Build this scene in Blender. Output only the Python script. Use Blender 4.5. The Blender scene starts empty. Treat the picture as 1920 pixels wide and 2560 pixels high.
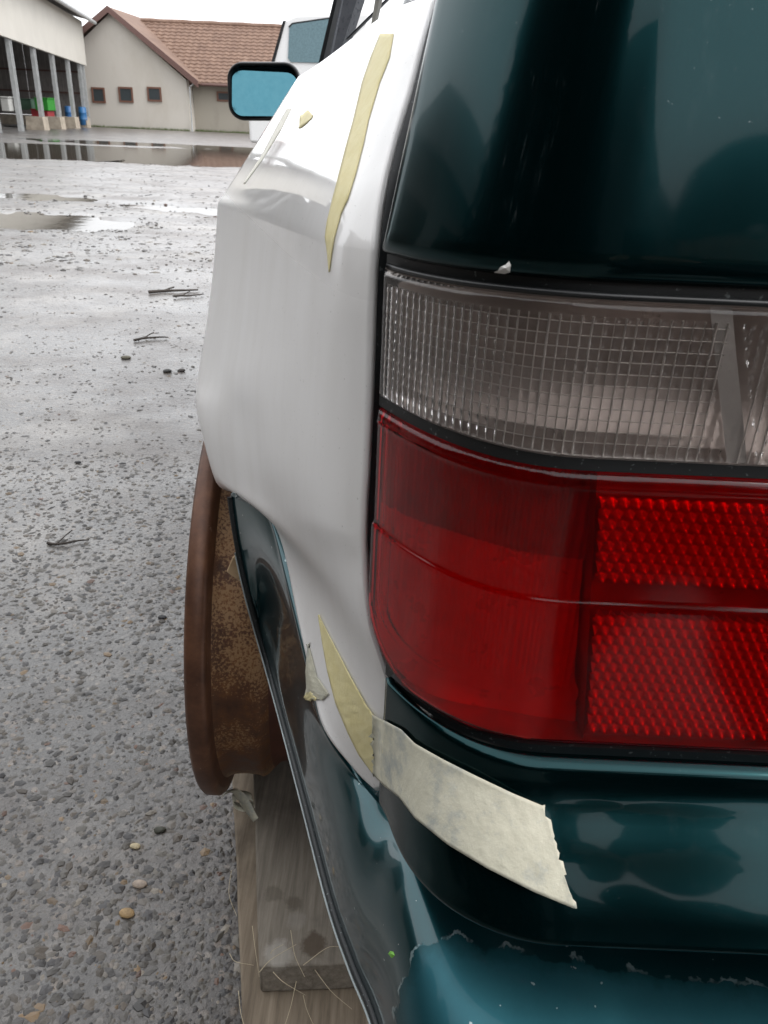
import bpy, bmesh, math, random
from mathutils import Vector, Matrix, noise
from mathutils.bvhtree import BVHTree
random.seed(7)
sc = bpy.context.scene
col = sc.collection
R_ = math.radians

# ---------------------------------------------------------------- camera
H = 0.875                      # lens height above the near ground
PITCH, ROLL, FPX = R_(27), R_(2.6), 796.0
_r0 = Vector((1, 0, 0)); _u0 = Vector((0, math.sin(PITCH), math.cos(PITCH)))
FW = Vector((0, math.cos(PITCH), -math.sin(PITCH)))
RT = _r0 * math.cos(ROLL) + _u0 * math.sin(ROLL)
UP = _u0 * math.cos(ROLL) - _r0 * math.sin(ROLL)
CAM = Vector((0, 0, H))
cd = bpy.data.cameras.new('camera'); cam = bpy.data.objects.new('camera', cd); col.objects.link(cam)
cam.matrix_world = Matrix(((RT.x, UP.x, -FW.x, 0), (RT.y, UP.y, -FW.y, 0), (RT.z, UP.z, -FW.z, H), (0, 0, 0, 1)))
cd.sensor_fit = 'VERTICAL'; cd.sensor_height = 36.0; cd.lens = 36.0 * FPX / 1024.0
cd.clip_start = 0.02; cd.clip_end = 2000
cd.dof.use_dof = True; cd.dof.focus_distance = 0.5; cd.dof.aperture_fstop = 40.0
sc.camera = cam

# ---------------------------------------------------------------- overcast sky and soft sun
world = bpy.data.worlds.new('World'); sc.world = world; world.use_nodes = True
wn = world.node_tree.nodes; wl = world.node_tree.links; wn.clear()
SUN_EL, SUN_AZ = R_(48), R_(115)
sky = wn.new('ShaderNodeTexSky'); sky.sky_type = 'NISHITA'; sky.sun_disc = False
sky.sun_elevation = SUN_EL; sky.sun_rotation = SUN_AZ
sky.air_density = 1.0; sky.dust_density = 4.0
hs = wn.new('ShaderNodeHueSaturation'); hs.inputs['Saturation'].default_value = 0.12
mx = wn.new('ShaderNodeMix'); mx.data_type = 'RGBA'; mx.inputs[0].default_value = 0.82   # cloud deck hides most of the blue
mx.inputs[7].default_value = (8.6, 8.75, 9.0, 1)
bg = wn.new('ShaderNodeBackground'); bg.inputs['Strength'].default_value = 0.13
wo = wn.new('ShaderNodeOutputWorld')
wl.new(sky.outputs[0], hs.inputs['Color']); wl.new(hs.outputs[0], mx.inputs[6])
wl.new(mx.outputs[2], bg.inputs[0]); wl.new(bg.outputs[0], wo.inputs[0])
sd = bpy.data.lights.new('sun', 'SUN'); sd.energy = 0.6; sd.angle = R_(25); sd.color = (1, .97, .93)
sun = bpy.data.objects.new('sun', sd); col.objects.link(sun)
sun.rotation_euler = (R_(90) - SUN_EL, 0, R_(180) - SUN_AZ)
sc.view_settings.view_transform = 'Standard'; sc.view_settings.look = 'None'
sc.view_settings.gamma = 1; sc.view_settings.use_curve_mapping = False
sc.view_settings.exposure = 1.0
sc.cycles.use_denoising = True
sc.cycles.max_bounces = 6; sc.cycles.transmission_bounces = 6; sc.cycles.glossy_bounces = 4; sc.cycles.diffuse_bounces = 3
sc.cycles.caustics_reflective = True; sc.cycles.caustics_refractive = True
sc.cycles.sample_clamp_indirect = 8.0

# ---------------------------------------------------------------- measuring: a point of the survey grid (1659 wide) to a place in the yard
S_ = 768.0 / 1659.0
def ray(u, v): return RT * ((u * S_ - 384) / FPX) - UP * ((v * S_ - 512) / FPX) + FW
def PY(u, v, Y): d = ray(u, v); return CAM + d * (Y / d.y)
def PZ(u, v, r): d = ray(u, v); return CAM + d * (r / d.z)
def PV(u, v, a, b):              # vertical plane through a, b
    d = ray(u, v); n = Vector((b[1] - a[1], a[0] - b[0], 0))
    return CAM + d * ((Vector((a[0], a[1], 0)) - Vector((0, 0, 0))).dot(n) / Vector((d.x, d.y, 0)).dot(n))
def FULL(pts): return [(a * 1659 / 1920, b * 1659 / 1920) for a, b in pts]

# ---------------------------------------------------------------- object helpers
def tag(o, label=None, cat=None, group=None, kind=None):
    if label: o['label'] = label
    if cat: o['category'] = cat
    if group: o['group'] = group
    if kind: o['kind'] = kind
    return o
def empty(name, loc=(0, 0, 0), parent=None):
    o = bpy.data.objects.new(name, None); col.objects.link(o); o.location = loc; o.empty_display_size = .05
    if parent: o.parent = parent
    return o
def mesh_obj(name, verts, faces, mat, parent=None, smooth=True, loc=None):
    me = bpy.data.meshes.new(name)
    if loc is not None: verts = [Vector(v) - Vector(loc) for v in verts]
    me.from_pydata([tuple(v) for v in verts], [], faces); me.update()
    if smooth:
        for p in me.polygons: p.use_smooth = True
    return link_mesh(name, me, mat, parent, loc)
WORLD_LOC = {}
def link_mesh(name, me, mat, parent=None, loc=None):
    o = bpy.data.objects.new(name, me); col.objects.link(o)
    if mat: me.materials.append(mat)
    L = Vector(loc) if loc is not None else Vector((0, 0, 0))
    if parent is not None:
        o.parent = parent
        base = Vector((0, 0, 0)); q = parent
        while q is not None: base += q.location; q = q.parent
        L = L - base
    o.location = L
    return o
class MB:
    def __init__(s): s.v = []; s.f = []
    def add(s, vs, fs):
        k = len(s.v); s.v += [Vector(v) for v in vs]; s.f += [tuple(i + k for i in f) for f in fs]; return s
    def box(s, lo, hi, m=None):
        x0, y0, z0 = lo; x1, y1, z1 = hi
        vs = [Vector(p) for p in ((x0,y0,z0),(x1,y0,z0),(x1,y1,z0),(x0,y1,z0),(x0,y0,z1),(x1,y0,z1),(x1,y1,z1),(x0,y1,z1))]
        if m: vs = [m @ v for v in vs]
        return s.add(vs, [(0,3,2,1),(4,5,6,7),(0,1,5,4),(1,2,6,5),(2,3,7,6),(3,0,4,7)])
    def prism(s, poly, d):          # polygon of 3-D points extruded by vector d
        n = len(poly); d = Vector(d); a = [Vector(p) for p in poly]
        return s.add(a + [p + d for p in a], [tuple(range(n)), tuple(range(2*n-1, n-1, -1))] + [(i, i+n, (i+1)%n+n, (i+1)%n) for i in range(n)])
    def grid(s, g, close=False):
        nr, nc = len(g), len(g[0]); fs = []
        for i in range(nr - 1):
            for j in range(nc - (0 if close else 1)):
                k = (j + 1) % nc; fs.append((i*nc+j, i*nc+k, (i+1)*nc+k, (i+1)*nc+j))
        return s.add([p for r in g for p in r], fs)
    def tube(s, path, rad, n=8, cap=True):
        path = [Vector(p) for p in path]; rings = []
        for i, p in enumerate(path):
            t = (path[min(i+1, len(path)-1)] - path[max(i-1, 0)]).normalized()
            a = t.cross(Vector((0, 0, 1)));
            if a.length < .05: a = t.cross(Vector((1, 0, 0)))
            a.normalize(); b = t.cross(a); r = rad(i/(len(path)-1)) if callable(rad) else rad
            rings.append([p + (a*math.cos(2*math.pi*k/n) + b*math.sin(2*math.pi*k/n))*r for k in range(n)])
        k0 = len(s.v); s.grid(rings, True)
        if cap:
            s.f.append(tuple(k0 + i for i in range(n))); s.f.append(tuple(k0 + (len(rings)-1)*n + i for i in reversed(range(n))))
        return s
    def build(s, name, mat, parent=None, smooth=False, loc=None):
        return mesh_obj(name, s.v, s.f, mat, parent, smooth, loc)
def bevel(o, w, seg=2, ang=40):
    m = o.modifiers.new('bevel', 'BEVEL'); m.width = w; m.segments = seg; m.limit_method = 'ANGLE'; m.angle_limit = R_(ang)
    return o
def solid(o, t, off=-1):
    m = o.modifiers.new('thickness', 'SOLIDIFY'); m.thickness = t; m.offset = off; return o
def catmull(pts, t):                # pts list, t in 0..len-1
    n = len(pts); i = min(int(t), n - 2); f = t - i
    p1, p2 = pts[i], pts[i+1]
    p0 = pts[i-1] if i > 0 else p1 + (p1 - p2); p3 = pts[i+2] if i + 2 < n else p2 + (p2 - p1)
    return 0.5*((2*p1) + (p2-p0)*f + (2*p0-5*p1+4*p2-p3)*f*f + (3*p1-p0-3*p2+p3)*f*f*f)
def upsample(pts, k): return [catmull(pts, i/k) for i in range((len(pts)-1)*k + 1)]
def herm(pts, h, k):                 # cubic through unevenly spaced rows
    n = len(pts); m = []
    for i in range(n):
        if i == 0: m.append((pts[1]-pts[0])/h[0])
        elif i == n-1: m.append((pts[-1]-pts[-2])/h[-1])
        else: m.append(((pts[i+1]-pts[i])/h[i]*h[i-1] + (pts[i]-pts[i-1])/h[i-1]*h[i])/(h[i-1]+h[i]))
    out = []
    for i in range(n-1):
        for q in range(k + (1 if i == n-2 else 0)):
            t = q/k; t2, t3 = t*t, t*t*t
            out.append(pts[i]*(2*t3-3*t2+1) + m[i]*(h[i]*(t3-2*t2+t)) + pts[i+1]*(3*t2-2*t3) + m[i+1]*(h[i]*(t3-t2)))
    return out
def net(ctrl, kr, kc, uneven=False):
    rows = [upsample(r, kc) for r in ctrl]
    if uneven:
        hs_ = [max(1e-4, (a[0]-b[0]).length*.5 + (a[-1]-b[-1]).length*.5) for a, b in zip(ctrl, ctrl[1:])]
        cols = [herm([r[j] for r in rows], hs_, kr) for j in range(len(rows[0]))]
    else: cols = [upsample([r[j] for r in rows], kr) for j in range(len(rows[0]))]
    return [[cols[j][i] for j in range(len(cols))] for i in range(len(cols[0]))]
def lerp(a, b, t): return a + (b - a)*t
def poly_at(pts, t):                # polyline of tuples/Vectors at 0..1 by index
    x = t*(len(pts)-1); i = min(int(x), len(pts)-2); f = x - i
    return [lerp(a, b, f) for a, b in zip(pts[i], pts[i+1])]
def smoothstep(a, b, x): t = min(max((x-a)/(b-a), 0), 1); return t*t*(3-2*t)

# ---------------------------------------------------------------- material helpers
class M:
    def __init__(s, name):
        s.m = bpy.data.materials.new(name); s.m.use_nodes = True
        s.n = s.m.node_tree.nodes; s.l = s.m.node_tree.links; s.b = s.n['Principled BSDF']; s.out = s.n['Material Output']
    def new(s, t, **kw):
        x = s.n.new(t)
        for k, v in kw.items(): setattr(x, k, v)
        return x
    def set(s, **kw):
        nm = dict(base='Base Color', rough='Roughness', metal='Metallic', spec='Specular IOR Level', coat='Coat Weight', coatr='Coat Roughness',
                  trans='Transmission Weight', ior='IOR', sheen='Sheen Weight', emis='Emission Strength', sss='Subsurface Weight', coatior='Coat IOR')
        for k, v in kw.items():
            i = s.b.inputs[nm[k]]
            if k == 'base' and not hasattr(v, 'links') and isinstance(v, tuple): i.default_value = (*v, 1) if len(v) == 3 else v
            elif isinstance(v, (int, float)): i.default_value = v
            else: s.l.new(v, i)
        return s
    def coord(s, kind='Object', scale=(1, 1, 1), loc=(0, 0, 0), rot=(0, 0, 0)):
        c = s.new('ShaderNodeTexCoord'); mp = s.new('ShaderNodeMapping'); mp.inputs['Scale'].default_value = scale
        mp.inputs['Location'].default_value = loc; mp.inputs['Rotation'].default_value = rot
        s.l.new(c.outputs[kind], mp.inputs[0]); return mp.outputs[0]
    def noise(s, vec, scale, detail=6, rough=.6, out='Fac'):
        x = s.new('ShaderNodeTexNoise'); x.inputs['Scale'].default_value = scale; x.inputs['Detail'].default_value = detail
        x.inputs['Roughness'].default_value = rough; s.l.new(vec, x.inputs['Vector']); return x.outputs[out]
    def vor(s, vec, scale, feature='F1', out='Distance', rand=1):
        x = s.new('ShaderNodeTexVoronoi', feature=feature); x.inputs['Scale'].default_value = scale
        x.inputs['Randomness'].default_value = rand; s.l.new(vec, x.inputs['Vector']); return x.outputs[out]
    def ramp(s, fac, stops, interp='LINEAR'):
        x = s.new('ShaderNodeValToRGB'); x.color_ramp.interpolation = interp; e = x.color_ramp.elements
        while len(e) < len(stops): e.new(.5)
        for el, (p, c) in zip(e, stops):
            el.position = p; el.color = (c, c, c, 1) if isinstance(c, (int, float)) else (*c, 1)
        s.l.new(fac, x.inputs[0]); return x.outputs[0]
    def mix(s, fac, a, b, mode='MIX'):
        x = s.new('ShaderNodeMix', data_type='RGBA', blend_type=mode)
        for v, i in ((fac, 0), (a, 6), (b, 7)):
            if hasattr(v, 'is_output'): s.l.new(v, x.inputs[i])
            elif isinstance(v, tuple): x.inputs[i].default_value = (*v, 1)
            else: x.inputs[i].default_value = v if i == 0 else (v, v, v, 1)
        return x.outputs[2]
    def math(s, op, a, b=0.0, c=None):
        x = s.new('ShaderNodeMath', operation=op)
        for i, v in enumerate((a, b) if c is None else (a, b, c)):
            if hasattr(v, 'is_output'): s.l.new(v, x.inputs[i])
            else: x.inputs[i].default_value = v
        return x.outputs[0]
    def bump(s, h, strength=.3, dist=.01, inp='Normal', chain=None):
        x = s.new('ShaderNodeBump'); x.inputs['Strength'].default_value = strength; x.inputs['Distance'].default_value = dist
        s.l.new(h, x.inputs['Height'])
        if chain is not None: s.l.new(chain, x.inputs['Normal'])
        s.l.new(x.outputs[0], s.b.inputs[inp]); return x.outputs[0]
    def attr(s, name):
        x = s.new('ShaderNodeAttribute'); x.attribute_name = name; return x.outputs['Color']
def plain(name, base, rough=.6, metal=0, var=.15, scale=30, **kw):
    m = M(name); v = m.coord(); n = m.noise(v, scale)
    c = m.mix(m.ramp(n, [(.3, 0.), (.7, 1.)]), tuple(x*(1-var) for x in base), tuple(min(1, x*(1+var)) for x in base))
    m.set(base=c, rough=m.ramp(m.noise(v, scale*2.3), [(.3, max(.02, rough-.08)), (.7, min(1, rough+.1))]), metal=metal, **kw)
    return m.m

# car paint: dark teal, clear coated, with dust specks
def paint(name, peel=False):
    m = M(name); v = m.coord()
    dust = m.ramp(m.noise(v, 900, 2, .5), [(.735, 0.), (.79, 1.)])
    film = m.ramp(m.noise(v, 14, 5, .65), [(.4, 0.), (.85, .07)])
    base = m.mix(film, (.0016, .0235, .0265), (.028, .065, .070))
    base = m.mix(m.math('MULTIPLY', dust, .22), base, (.45, .5, .5))
    base = m.mix(m.ramp(m.noise(m.coord(scale=(1, 1, .12), rot=(.1, 0, .2)), 130, 4, .7), [(.55, 0.), (.75, .025)]), base, (.20, .23, .23))
    rough = m.ramp(m.noise(v, 25, 4), [(.3, .02), (.8, .09)])
    m.set(base=base, rough=.20, metal=.92, coat=.30, coatr=rough, coatior=1.5)
    if peel:
        # clear coat gone from the rear part of the shelf, with a flaky pale rim
        sx = m.new('ShaderNodeSeparateXYZ'); c = m.new('ShaderNodeTexCoord'); m.l.new(c.outputs['Object'], sx.inputs[0])
        x, y, z = sx.outputs
        nz = m.math('MULTIPLY', m.math('SUBTRACT', m.noise(v, 60, 4, .6), .5), .026)
        edge = m.math('SUBTRACT', .2615, m.math('MULTIPLY', x, .055))
        d1 = m.math('ADD', m.math('SUBTRACT', edge, y), nz)
        left = m.math('ADD', m.math('SUBTRACT', x, m.math('ADD', .016, m.math('MULTIPLY', m.math('SUBTRACT', y, .244), .8))), nz)
        up = m.math('MULTIPLY', m.math('SUBTRACT', z, H - .412), .6)
        d = m.math('MINIMUM', m.math('MINIMUM', d1, left), up)
        inside = m.ramp(m.math('MULTIPLY', d, 100.), [(.0, 0.), (.12, 1.)])
        dd = m.math('ABSOLUTE', d)
        rim = m.ramp(m.math('MULTIPLY', dd, 100.), [(.0, 1.), (.07, .8), (.13, 0.)])
        rim = m.math('MULTIPLY', rim, m.ramp(m.noise(v, 60, 3), [(.47, 0.), (.56, .9)]))
        bc = m.mix(m.noise(v, 30, 6, .7), (.008, .062, .082), (.020, .105, .13))
        soft = m.ramp(m.math('MULTIPLY', d, 100.), [(.0, .25), (1.0, 1.)])
        base2 = m.mix(rim, m.mix(m.math('MULTIPLY', inside, soft), m.mix(.6, base, (.006, .060, .072)), bc), (.30, .41, .43))
        chips = m.ramp(m.noise(v, 150, 3, .55), [(.715, 0.), (.73, .8)]); base2 = m.mix(chips, base2, (.36, .42, .42))
        m.set(base=base2, coat=m.math('SUBTRACT', 1.0, m.math('MULTIPLY', inside, .80)), rough=m.mix(inside, .30, .42), metal=m.mix(inside, .80, .75))
        m.bump(inside, .25, .0008)
    return m.m
m_paint = paint('teal_car_paint'); m_bumper = paint('teal_bumper_paint', True)

def white_gel():
    m = M('white_gelcoat'); v = m.coord(); v2 = m.coord(scale=(1, 1, .25))
    n1 = m.noise(v2, 22, 7, .62); n2 = m.noise(v, 6, 4, .5)
    c = m.mix(m.ramp(n1, [(.42, 0.), (.72, 1.)]), (.84, .825, .81), (.76, .74, .715))
    c = m.mix(m.ramp(n2, [(.45, 0.), (.75, .6)]), c, (.79, .77, .735))
    sc_ = m.coord(scale=(14, 14, 1.2), rot=(.5, .2, 0)); scr = m.ramp(m.noise(sc_, 26, 3, .5), [(.69, 0.), (.72, 1.)])
    c = m.mix(m.math('MULTIPLY', scr, .12), c, (.9, .9, .9))
    spk = m.ramp(m.noise(v, 420, 2, .5), [(.70, 0.), (.76, .55)])
    c = m.mix(spk, c, (.42, .40, .37))
    # the top is wrapped in glossy film down to the shoulder, the side below is bare matt gelcoat
    cz = m.new('ShaderNodeTexCoord'); sz = m.new('ShaderNodeSeparateXYZ'); m.l.new(cz.outputs['Object'], sz.inputs[0])
    film = m.ramp(m.math('ADD', m.math('MULTIPLY', m.math('SUBTRACT', sz.outputs[2], H - .068), 40.), .5), [(.2, 0.), (.8, 1.)])
    m.set(base=c, rough=m.ramp(n1, [(.3, .30), (.75, .50)]), coat=1.0, coatr=m.mix(film, .32, m.ramp(m.noise(v, 30, 4), [(.35, .015), (.8, .08)])))
    m.bump(m.noise(v, 18, 2, .4), .02, .01)
    return m.m
m_white = white_gel()
m_black = plain('black_plastic', (.012, .013, .014), .35)
def rubber():
    m = M('dusty_black_rubber'); v = m.coord()
    sp = m.ramp(m.noise(v, 380, 3, .6), [(.64, 0.), (.70, .6)]); m.set(base=m.mix(sp, (.009, .011, .012), (.20, .22, .22)), rough=.5); return m.m
m_rubber = rubber()
m_dark = plain('dark_underbody', (.012, .013, .014), .8)
def lens(name, c, rough=.0, spec=.5):
    m = M(name); v = m.coord()
    m.set(base=c, trans=1.0, ior=1.42, rough=rough, coat=0, spec=spec)
    return m.m
m_clear = lens('clear_lens_plastic', (.93, .90, .88), .09, .5)
m_redl = lens('red_lens_plastic', (.84, .014, .026), .11, .22)
m_refl = plain('lamp_reflector', (.46, .395, .365), .34, .45, scale=18, var=.35)
m_redr = plain('red_reflector', (.95, .06, .06), .30, .3, scale=25, var=.3)
def rust():
    m = M('rusty_steel'); v = m.coord()
    a = m.noise(v, 28, 8, .7); b = m.noise(v, 380, 4, .7); cst = m.noise(v, 7, 4, .6)
    c = m.ramp(a, [(.30, (.045, .020, .012)), (.5, (.11, .045, .020)), (.68, (.20, .085, .028))])
    sp = m.ramp(m.math('MULTIPLY', b, m.ramp(cst, [(.34, .6), (.56, 1.15)])), [(.50, 0.), (.58, 1.)])
    c = m.mix(m.math('MULTIPLY', sp, .8), c, (.33, .20, .10))
    m.set(base=c, rough=m.ramp(a, [(.3, .38), (.7, .72)]), metal=.25)
    m.bump(b, .25, .0015); return m.m
m_rust = rust()
def rust_plain():
    m = M('red_oxide_steel'); v = m.coord(); a = m.noise(v, 24, 7, .65)
    m.set(base=m.ramp(a, [(.3, (.055, .017, .010)), (.7, (.115, .036, .018))]), rough=.5, metal=.25)
    m.bump(m.noise(v, 200, 3), .15, .001); return m.m
m_rust2 = rust_plain()
def rust_lip():
    m = M('worn_rusty_lip'); v = m.coord(); a = m.noise(v, 30, 7, .65)
    c = m.ramp(a, [(.3, (.060, .026, .016)), (.55, (.13, .058, .032)), (.75, (.20, .095, .050))])
    ch = m.ramp(m.noise(v, 85, 5, .75), [(.66, 0.), (.70, 1.)]); c = m.mix(m.math('MULTIPLY', ch, .7), c, (.34, .25, .18))
    m.set(base=c, rough=.45, metal=.3); m.bump(m.noise(v, 160, 4), .2, .001); return m.m
m_rust3 = rust_lip()
def wood(name, c1, c2, c3, axis='Y', stains=()):
    m = M(name); s = {'Y': (9, .55, 9), 'X': (.55, 9, 9), 'Z': (9, 9, .55)}[axis]
    v = m.coord(scale=s); v2 = m.coord()
    g = m.noise(v, 16, 8, .68); g2 = m.noise(v, 60, 4, .6)
    c = m.ramp(g, [(.28, c1), (.5, c2), (.72, c3)])
    dk = m.ramp(m.noise(v2, 9, 5, .6), [(.52, 0.), (.72, .6)])
    c = m.mix(dk, c, tuple(x*.45 for x in c1))
    for (sx, sy, sz, rad, amt, cc) in stains:
        sub = m.new('ShaderNodeVectorMath', operation='DISTANCE'); m.l.new(v2, sub.inputs[0]); sub.inputs[1].default_value = (sx, sy, sz)
        dd = m.math('ADD', sub.outputs['Value'], m.math('MULTIPLY', m.math('SUBTRACT', m.noise(v2, 90, 5, .7), .5), rad*1.3))
        c = m.mix(m.ramp(m.math('DIVIDE', dd, rad), [(.6, amt), (1.0, 0.)]), c, cc)
    m.set(base=c, rough=.8, spec=.25)
    m.bump(m.mix(.5, g, g2), .35, .002); return m.m
def tape_mat(name, c1, c2, stain=None):
    m = M(name); v = m.coord(); n = m.noise(v, 120, 5, .65)
    c = m.mix(m.ramp(n, [(.35, 0.), (.7, 1.)]), c1, c2)
    if stain: c = m.mix(m.ramp(m.noise(v, 48, 6, .72), [(.52, 0.), (.70, .75)]), c, stain)
    m.set(base=c, rough=.55, spec=.35); b1 = m.bump(m.noise(v, 700, 3, .6), .3, .0006); m.bump(m.noise(m.coord(scale=(1, 1, .18), rot=(0, .5, .3)), 260, 3, .6), .35, .0008, chain=b1); return m.m
m_tapey = tape_mat('yellow_masking_tape', (.74, .65, .33), (.80, .72, .42))
m_tapeb = tape_mat('beige_crepe_tape', (.50, .48, .38), (.58, .56, .45), (.26, .29, .30))
m_tapew = tape_mat('pale_tape', (.75, .72, .62), (.82, .80, .72))

# ---------------------------------------------------------------- ground of the yard
PUD = [  # centre x, y, half sizes, water drop below local ground
    (-6.2, 18.0, 4.4, 2.3, .012), (-2.4, 20.5, 3.4, 2.0, .012), (-10.2, 16.8, 3.2, 1.7, .012), (-6.5, 25.0, 4.0, .9, .010),
    (-3.05, 6.62, .95, .42, .010), (-3.9, 8.6, .75, .22, .008), (-2.2, 8.1, .5, .16, .008), (-1.6, 7.9, .45, .12, .008)]
def slope(y): return -.0185*(y-4) if y > 4 else 0.0
def fbm(x, y, s, o=3): return noise.fractal(Vector((x*s, y*s, 3.7)), .9, 2.1, o)
def ground_z(x, y):
    z = slope(min(y, 60))
    far = smoothstep(1.0, 6.0, math.hypot(x, y))
    z += .010*fbm(x, y, 1.3)*far + .004*fbm(x, y, 6, 2)*smoothstep(.8, 3, y)
    for cx, cy, a, b, dr in PUD:
        dx, dy = (x-cx)/a, (y-cy)/b
        if abs(dx) < 1.9 and abs(dy) < 1.9:
            q = math.sqrt(dx*dx + dy*dy) + .28*fbm(x, y*1.6, 1.5/max(b, .5)*1.2)
            t = 1 - smoothstep(.7, 1.3, q)
            z = lerp(z, slope(cy) - .045 + .012*fbm(x, y, 2.5), t)
    return z
rings = []; rr = .12
while rr < 600: rings.append(rr); rr *= 1.035 if rr < 40 else 1.12
NA = 300; angs = []
for k in range(NA):
    t = k/NA
    angs.append(R_(90) + (R_(-40) + R_(80)*(t/.62) if t < .62 else R_(40) + R_(280)*((t-.62)/.38)))
gv = [Vector((0, 0, 0))]; gf = []
for ri, r in enumerate(rings):
    for a in angs:
        x, y = r*math.cos(a), r*math.sin(a); gv.append(Vector((x, y, ground_z(x, y) if r < 90 else slope(min(max(y, 0), 60)))))
for k in range(NA): gf.append((0, 1+k, 1+(k+1) % NA))
for i in range(len(rings)-1):
    for k in range(NA):
        k2 = (k+1) % NA; gf.append((1+i*NA+k, 1+(i+1)*NA+k, 1+(i+1)*NA+k2, 1+i*NA+k2))
def ground_mat():
    m = M('wet_worn_asphalt'); v = m.coord()
    cell = m.new('ShaderNodeTexVoronoi'); cell.inputs['Scale'].default_value = 95; m.l.new(v, cell.inputs['Vector'])
    hsv = m.new('ShaderNodeSeparateColor'); m.l.new(cell.outputs['Color'], hsv.inputs[0])
    stone = m.ramp(hsv.outputs[0], [(.0, (.058, .054, .051)), (.35, (.100, .094, .088)), (.6, (.080, .076, .077)), (.80, (.16, .148, .132)), (.93, (.16, .11, .066)), (1., (.28, .255, .225))])
    gap = m.ramp(cell.outputs['Distance'], [(.35, 1.), (.62, 0.)])
    c = m.mix(gap, (.046, .042, .038), stone)
    mud = m.ramp(m.noise(m.coord(scale=(.7, 1.1, 1), rot=(0, 0, -.6)), 1.5, 7, .68), [(.46, 0.), (.62, 1.)])
    c = m.mix(m.math('MULTIPLY', mud, .75), c, (.095, .070, .057))
    pale = m.ramp(m.noise(v, 1.7, 7, .72), [(.50, 0.), (.64, .85)])
    c = m.mix(pale, c, (.27, .262, .25))
    wet = m.ramp(m.noise(m.coord(scale=(.7, 1.3, 1)), 1.6, 6, .65), [(.38, .42), (.62, .28)])
    rg = m.math('ADD', m.mix(m.math('MULTIPLY', mud, .35), wet, .55), m.math('MULTIPLY', m.noise(v, 160, 3), .12))
    c = m.mix(1.0, c, (.66, .605, .545), 'MULTIPLY')
    m.set(base=c, rough=rg, spec=1.0, coat=m.math('SUBTRACT', 1., m.math('MULTIPLY', mud, .5)), coatr=.27)
    h = m.math('ADD', m.math('MULTIPLY', gap, .6), m.math('MULTIPLY', m.noise(v, 330, 4, .7), .5))
    m.bump(m.noise(v, 45, 3, .6), .18, .006, 'Coat Normal')
    b1 = m.bump(h, .55, .006)
    m.bump(m.noise(v, 24, 6, .7), .5, .03, chain=b1)
    return m.m
m_ground = ground_mat()
ground = mesh_obj('ground', gv, gf, m_ground); tag(ground, kind='structure')
ground['label'] = 'wet worn asphalt yard with gravel and mud'

def water_mat():
    m = M('puddle_water'); v = m.coord()
    m.set(base=(.055, .047, .036), rough=.05, spec=.65, ior=1.33)
    m.bump(m.noise(v, 9, 3, .5), .03, .02); return m.m
m_water = water_mat()
for i, (cx, cy, a, b, dr) in enumerate(PUD):
    mb = MB(); n = 40
    rim = [(cx + 1.5*a*math.cos(2*math.pi*k/n), cy + 1.5*b*math.sin(2*math.pi*k/n), slope(cy) - dr - (.012 if b > 1 else .006)) for k in range(n)]
    mb.add(rim, [tuple(range(n))])
    o = mb.build('puddle', m_water); tag(o, kind='structure')

# loose aggregate bedded in the asphalt near the car
def stone_proto(seed):
    rnd = random.Random(seed); bm = bmesh.new(); bmesh.ops.create_icosphere(bm, subdivisions=1, radius=1)
    for v in bm.verts: v.co *= rnd.uniform(.72, 1.12)
    vs = [v.co.copy() for v in bm.verts]; bm.verts.index_update(); fs = [tuple(v.index for v in f.verts) for f in bm.faces]; bm.free(); return vs, fs
PROTO = [stone_proto(i) for i in range(14)]
STONE_C = [(.10, .095, .09), (.078, .075, .077), (.135, .128, .118), (.17, .158, .145), (.065, .064, .070), (.12, .102, .085), (.21, .145, .08), (.16, .092, .068), (.25, .23, .20)]
STONE_W = [10, 9, 7, 4, 6, 5, 1.1, 1.0, 1.6]
def stones(name, n, ymin, ymax, smin, smax, seed, sink):
    rnd = random.Random(seed); V = []; Fc = []; C = []
    for i in range(n):
        y = ymin*(ymax/ymin)**rnd.random()
        xl = -.52*(y*.9 + .42) - .1; x = rnd.uniform(xl, .15 if y < 1.0 else -.02)
        s = smin*(smax/smin)**(rnd.random()**1.7)
        vs, fs = PROTO[rnd.randrange(14)]; a = rnd.random()*6.283; ca, sa = math.cos(a), math.sin(a)
        sx, sy, sz = s*rnd.uniform(.8, 1.5), s*rnd.uniform(.7, 1.1), s*rnd.uniform(.30, .55)
        z0 = ground_z(x, y) + sz*sink*rnd.uniform(-1.5, -.15); k = len(V)
        for q in vs:
            qx, qy = q.x*sx, q.y*sy; V.append((x + qx*ca - qy*sa, y + qx*sa + qy*ca, z0 + q.z*sz))
        Fc += [(f[0]+k, f[1]+k, f[2]+k) for f in fs]
        c = rnd.choices(STONE_C, STONE_W)[0]; j = rnd.uniform(.36, .82)
        C += [(c[0]*j*1.06, c[1]*j, c[2]*j*.92, 1)]*len(vs)
    me = bpy.data.meshes.new(name); me.from_pydata(V, [], Fc); me.update()
    at = me.color_attributes.new('stone', 'FLOAT_COLOR', 'POINT'); at.data.foreach_set('color', [x for c in C for x in c])
    m = M('bedded_stone'); v = m.coord(); m.set(base=m.attr('stone'), rough=m.ramp(m.noise(v, 60, 3), [(.35, .3), (.65, .55)]), spec=.55); m.bump(m.noise(v, 500, 3), .25, .001)
    o = link_mesh(name, me, m.m); tag(o, 'small grey and tan stones bedded in the wet asphalt', 'gravel', kind='stuff'); return o
stones('gravel', 22000, .42, 2.0, .0022, .0085, 3, .6)
stones('gravel', 9000, 1.2, 7.0, .003, .010, 5, .5)
stones('gravel', 5000, 4.5, 22.0, .008, .026, 6, .4)

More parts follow.
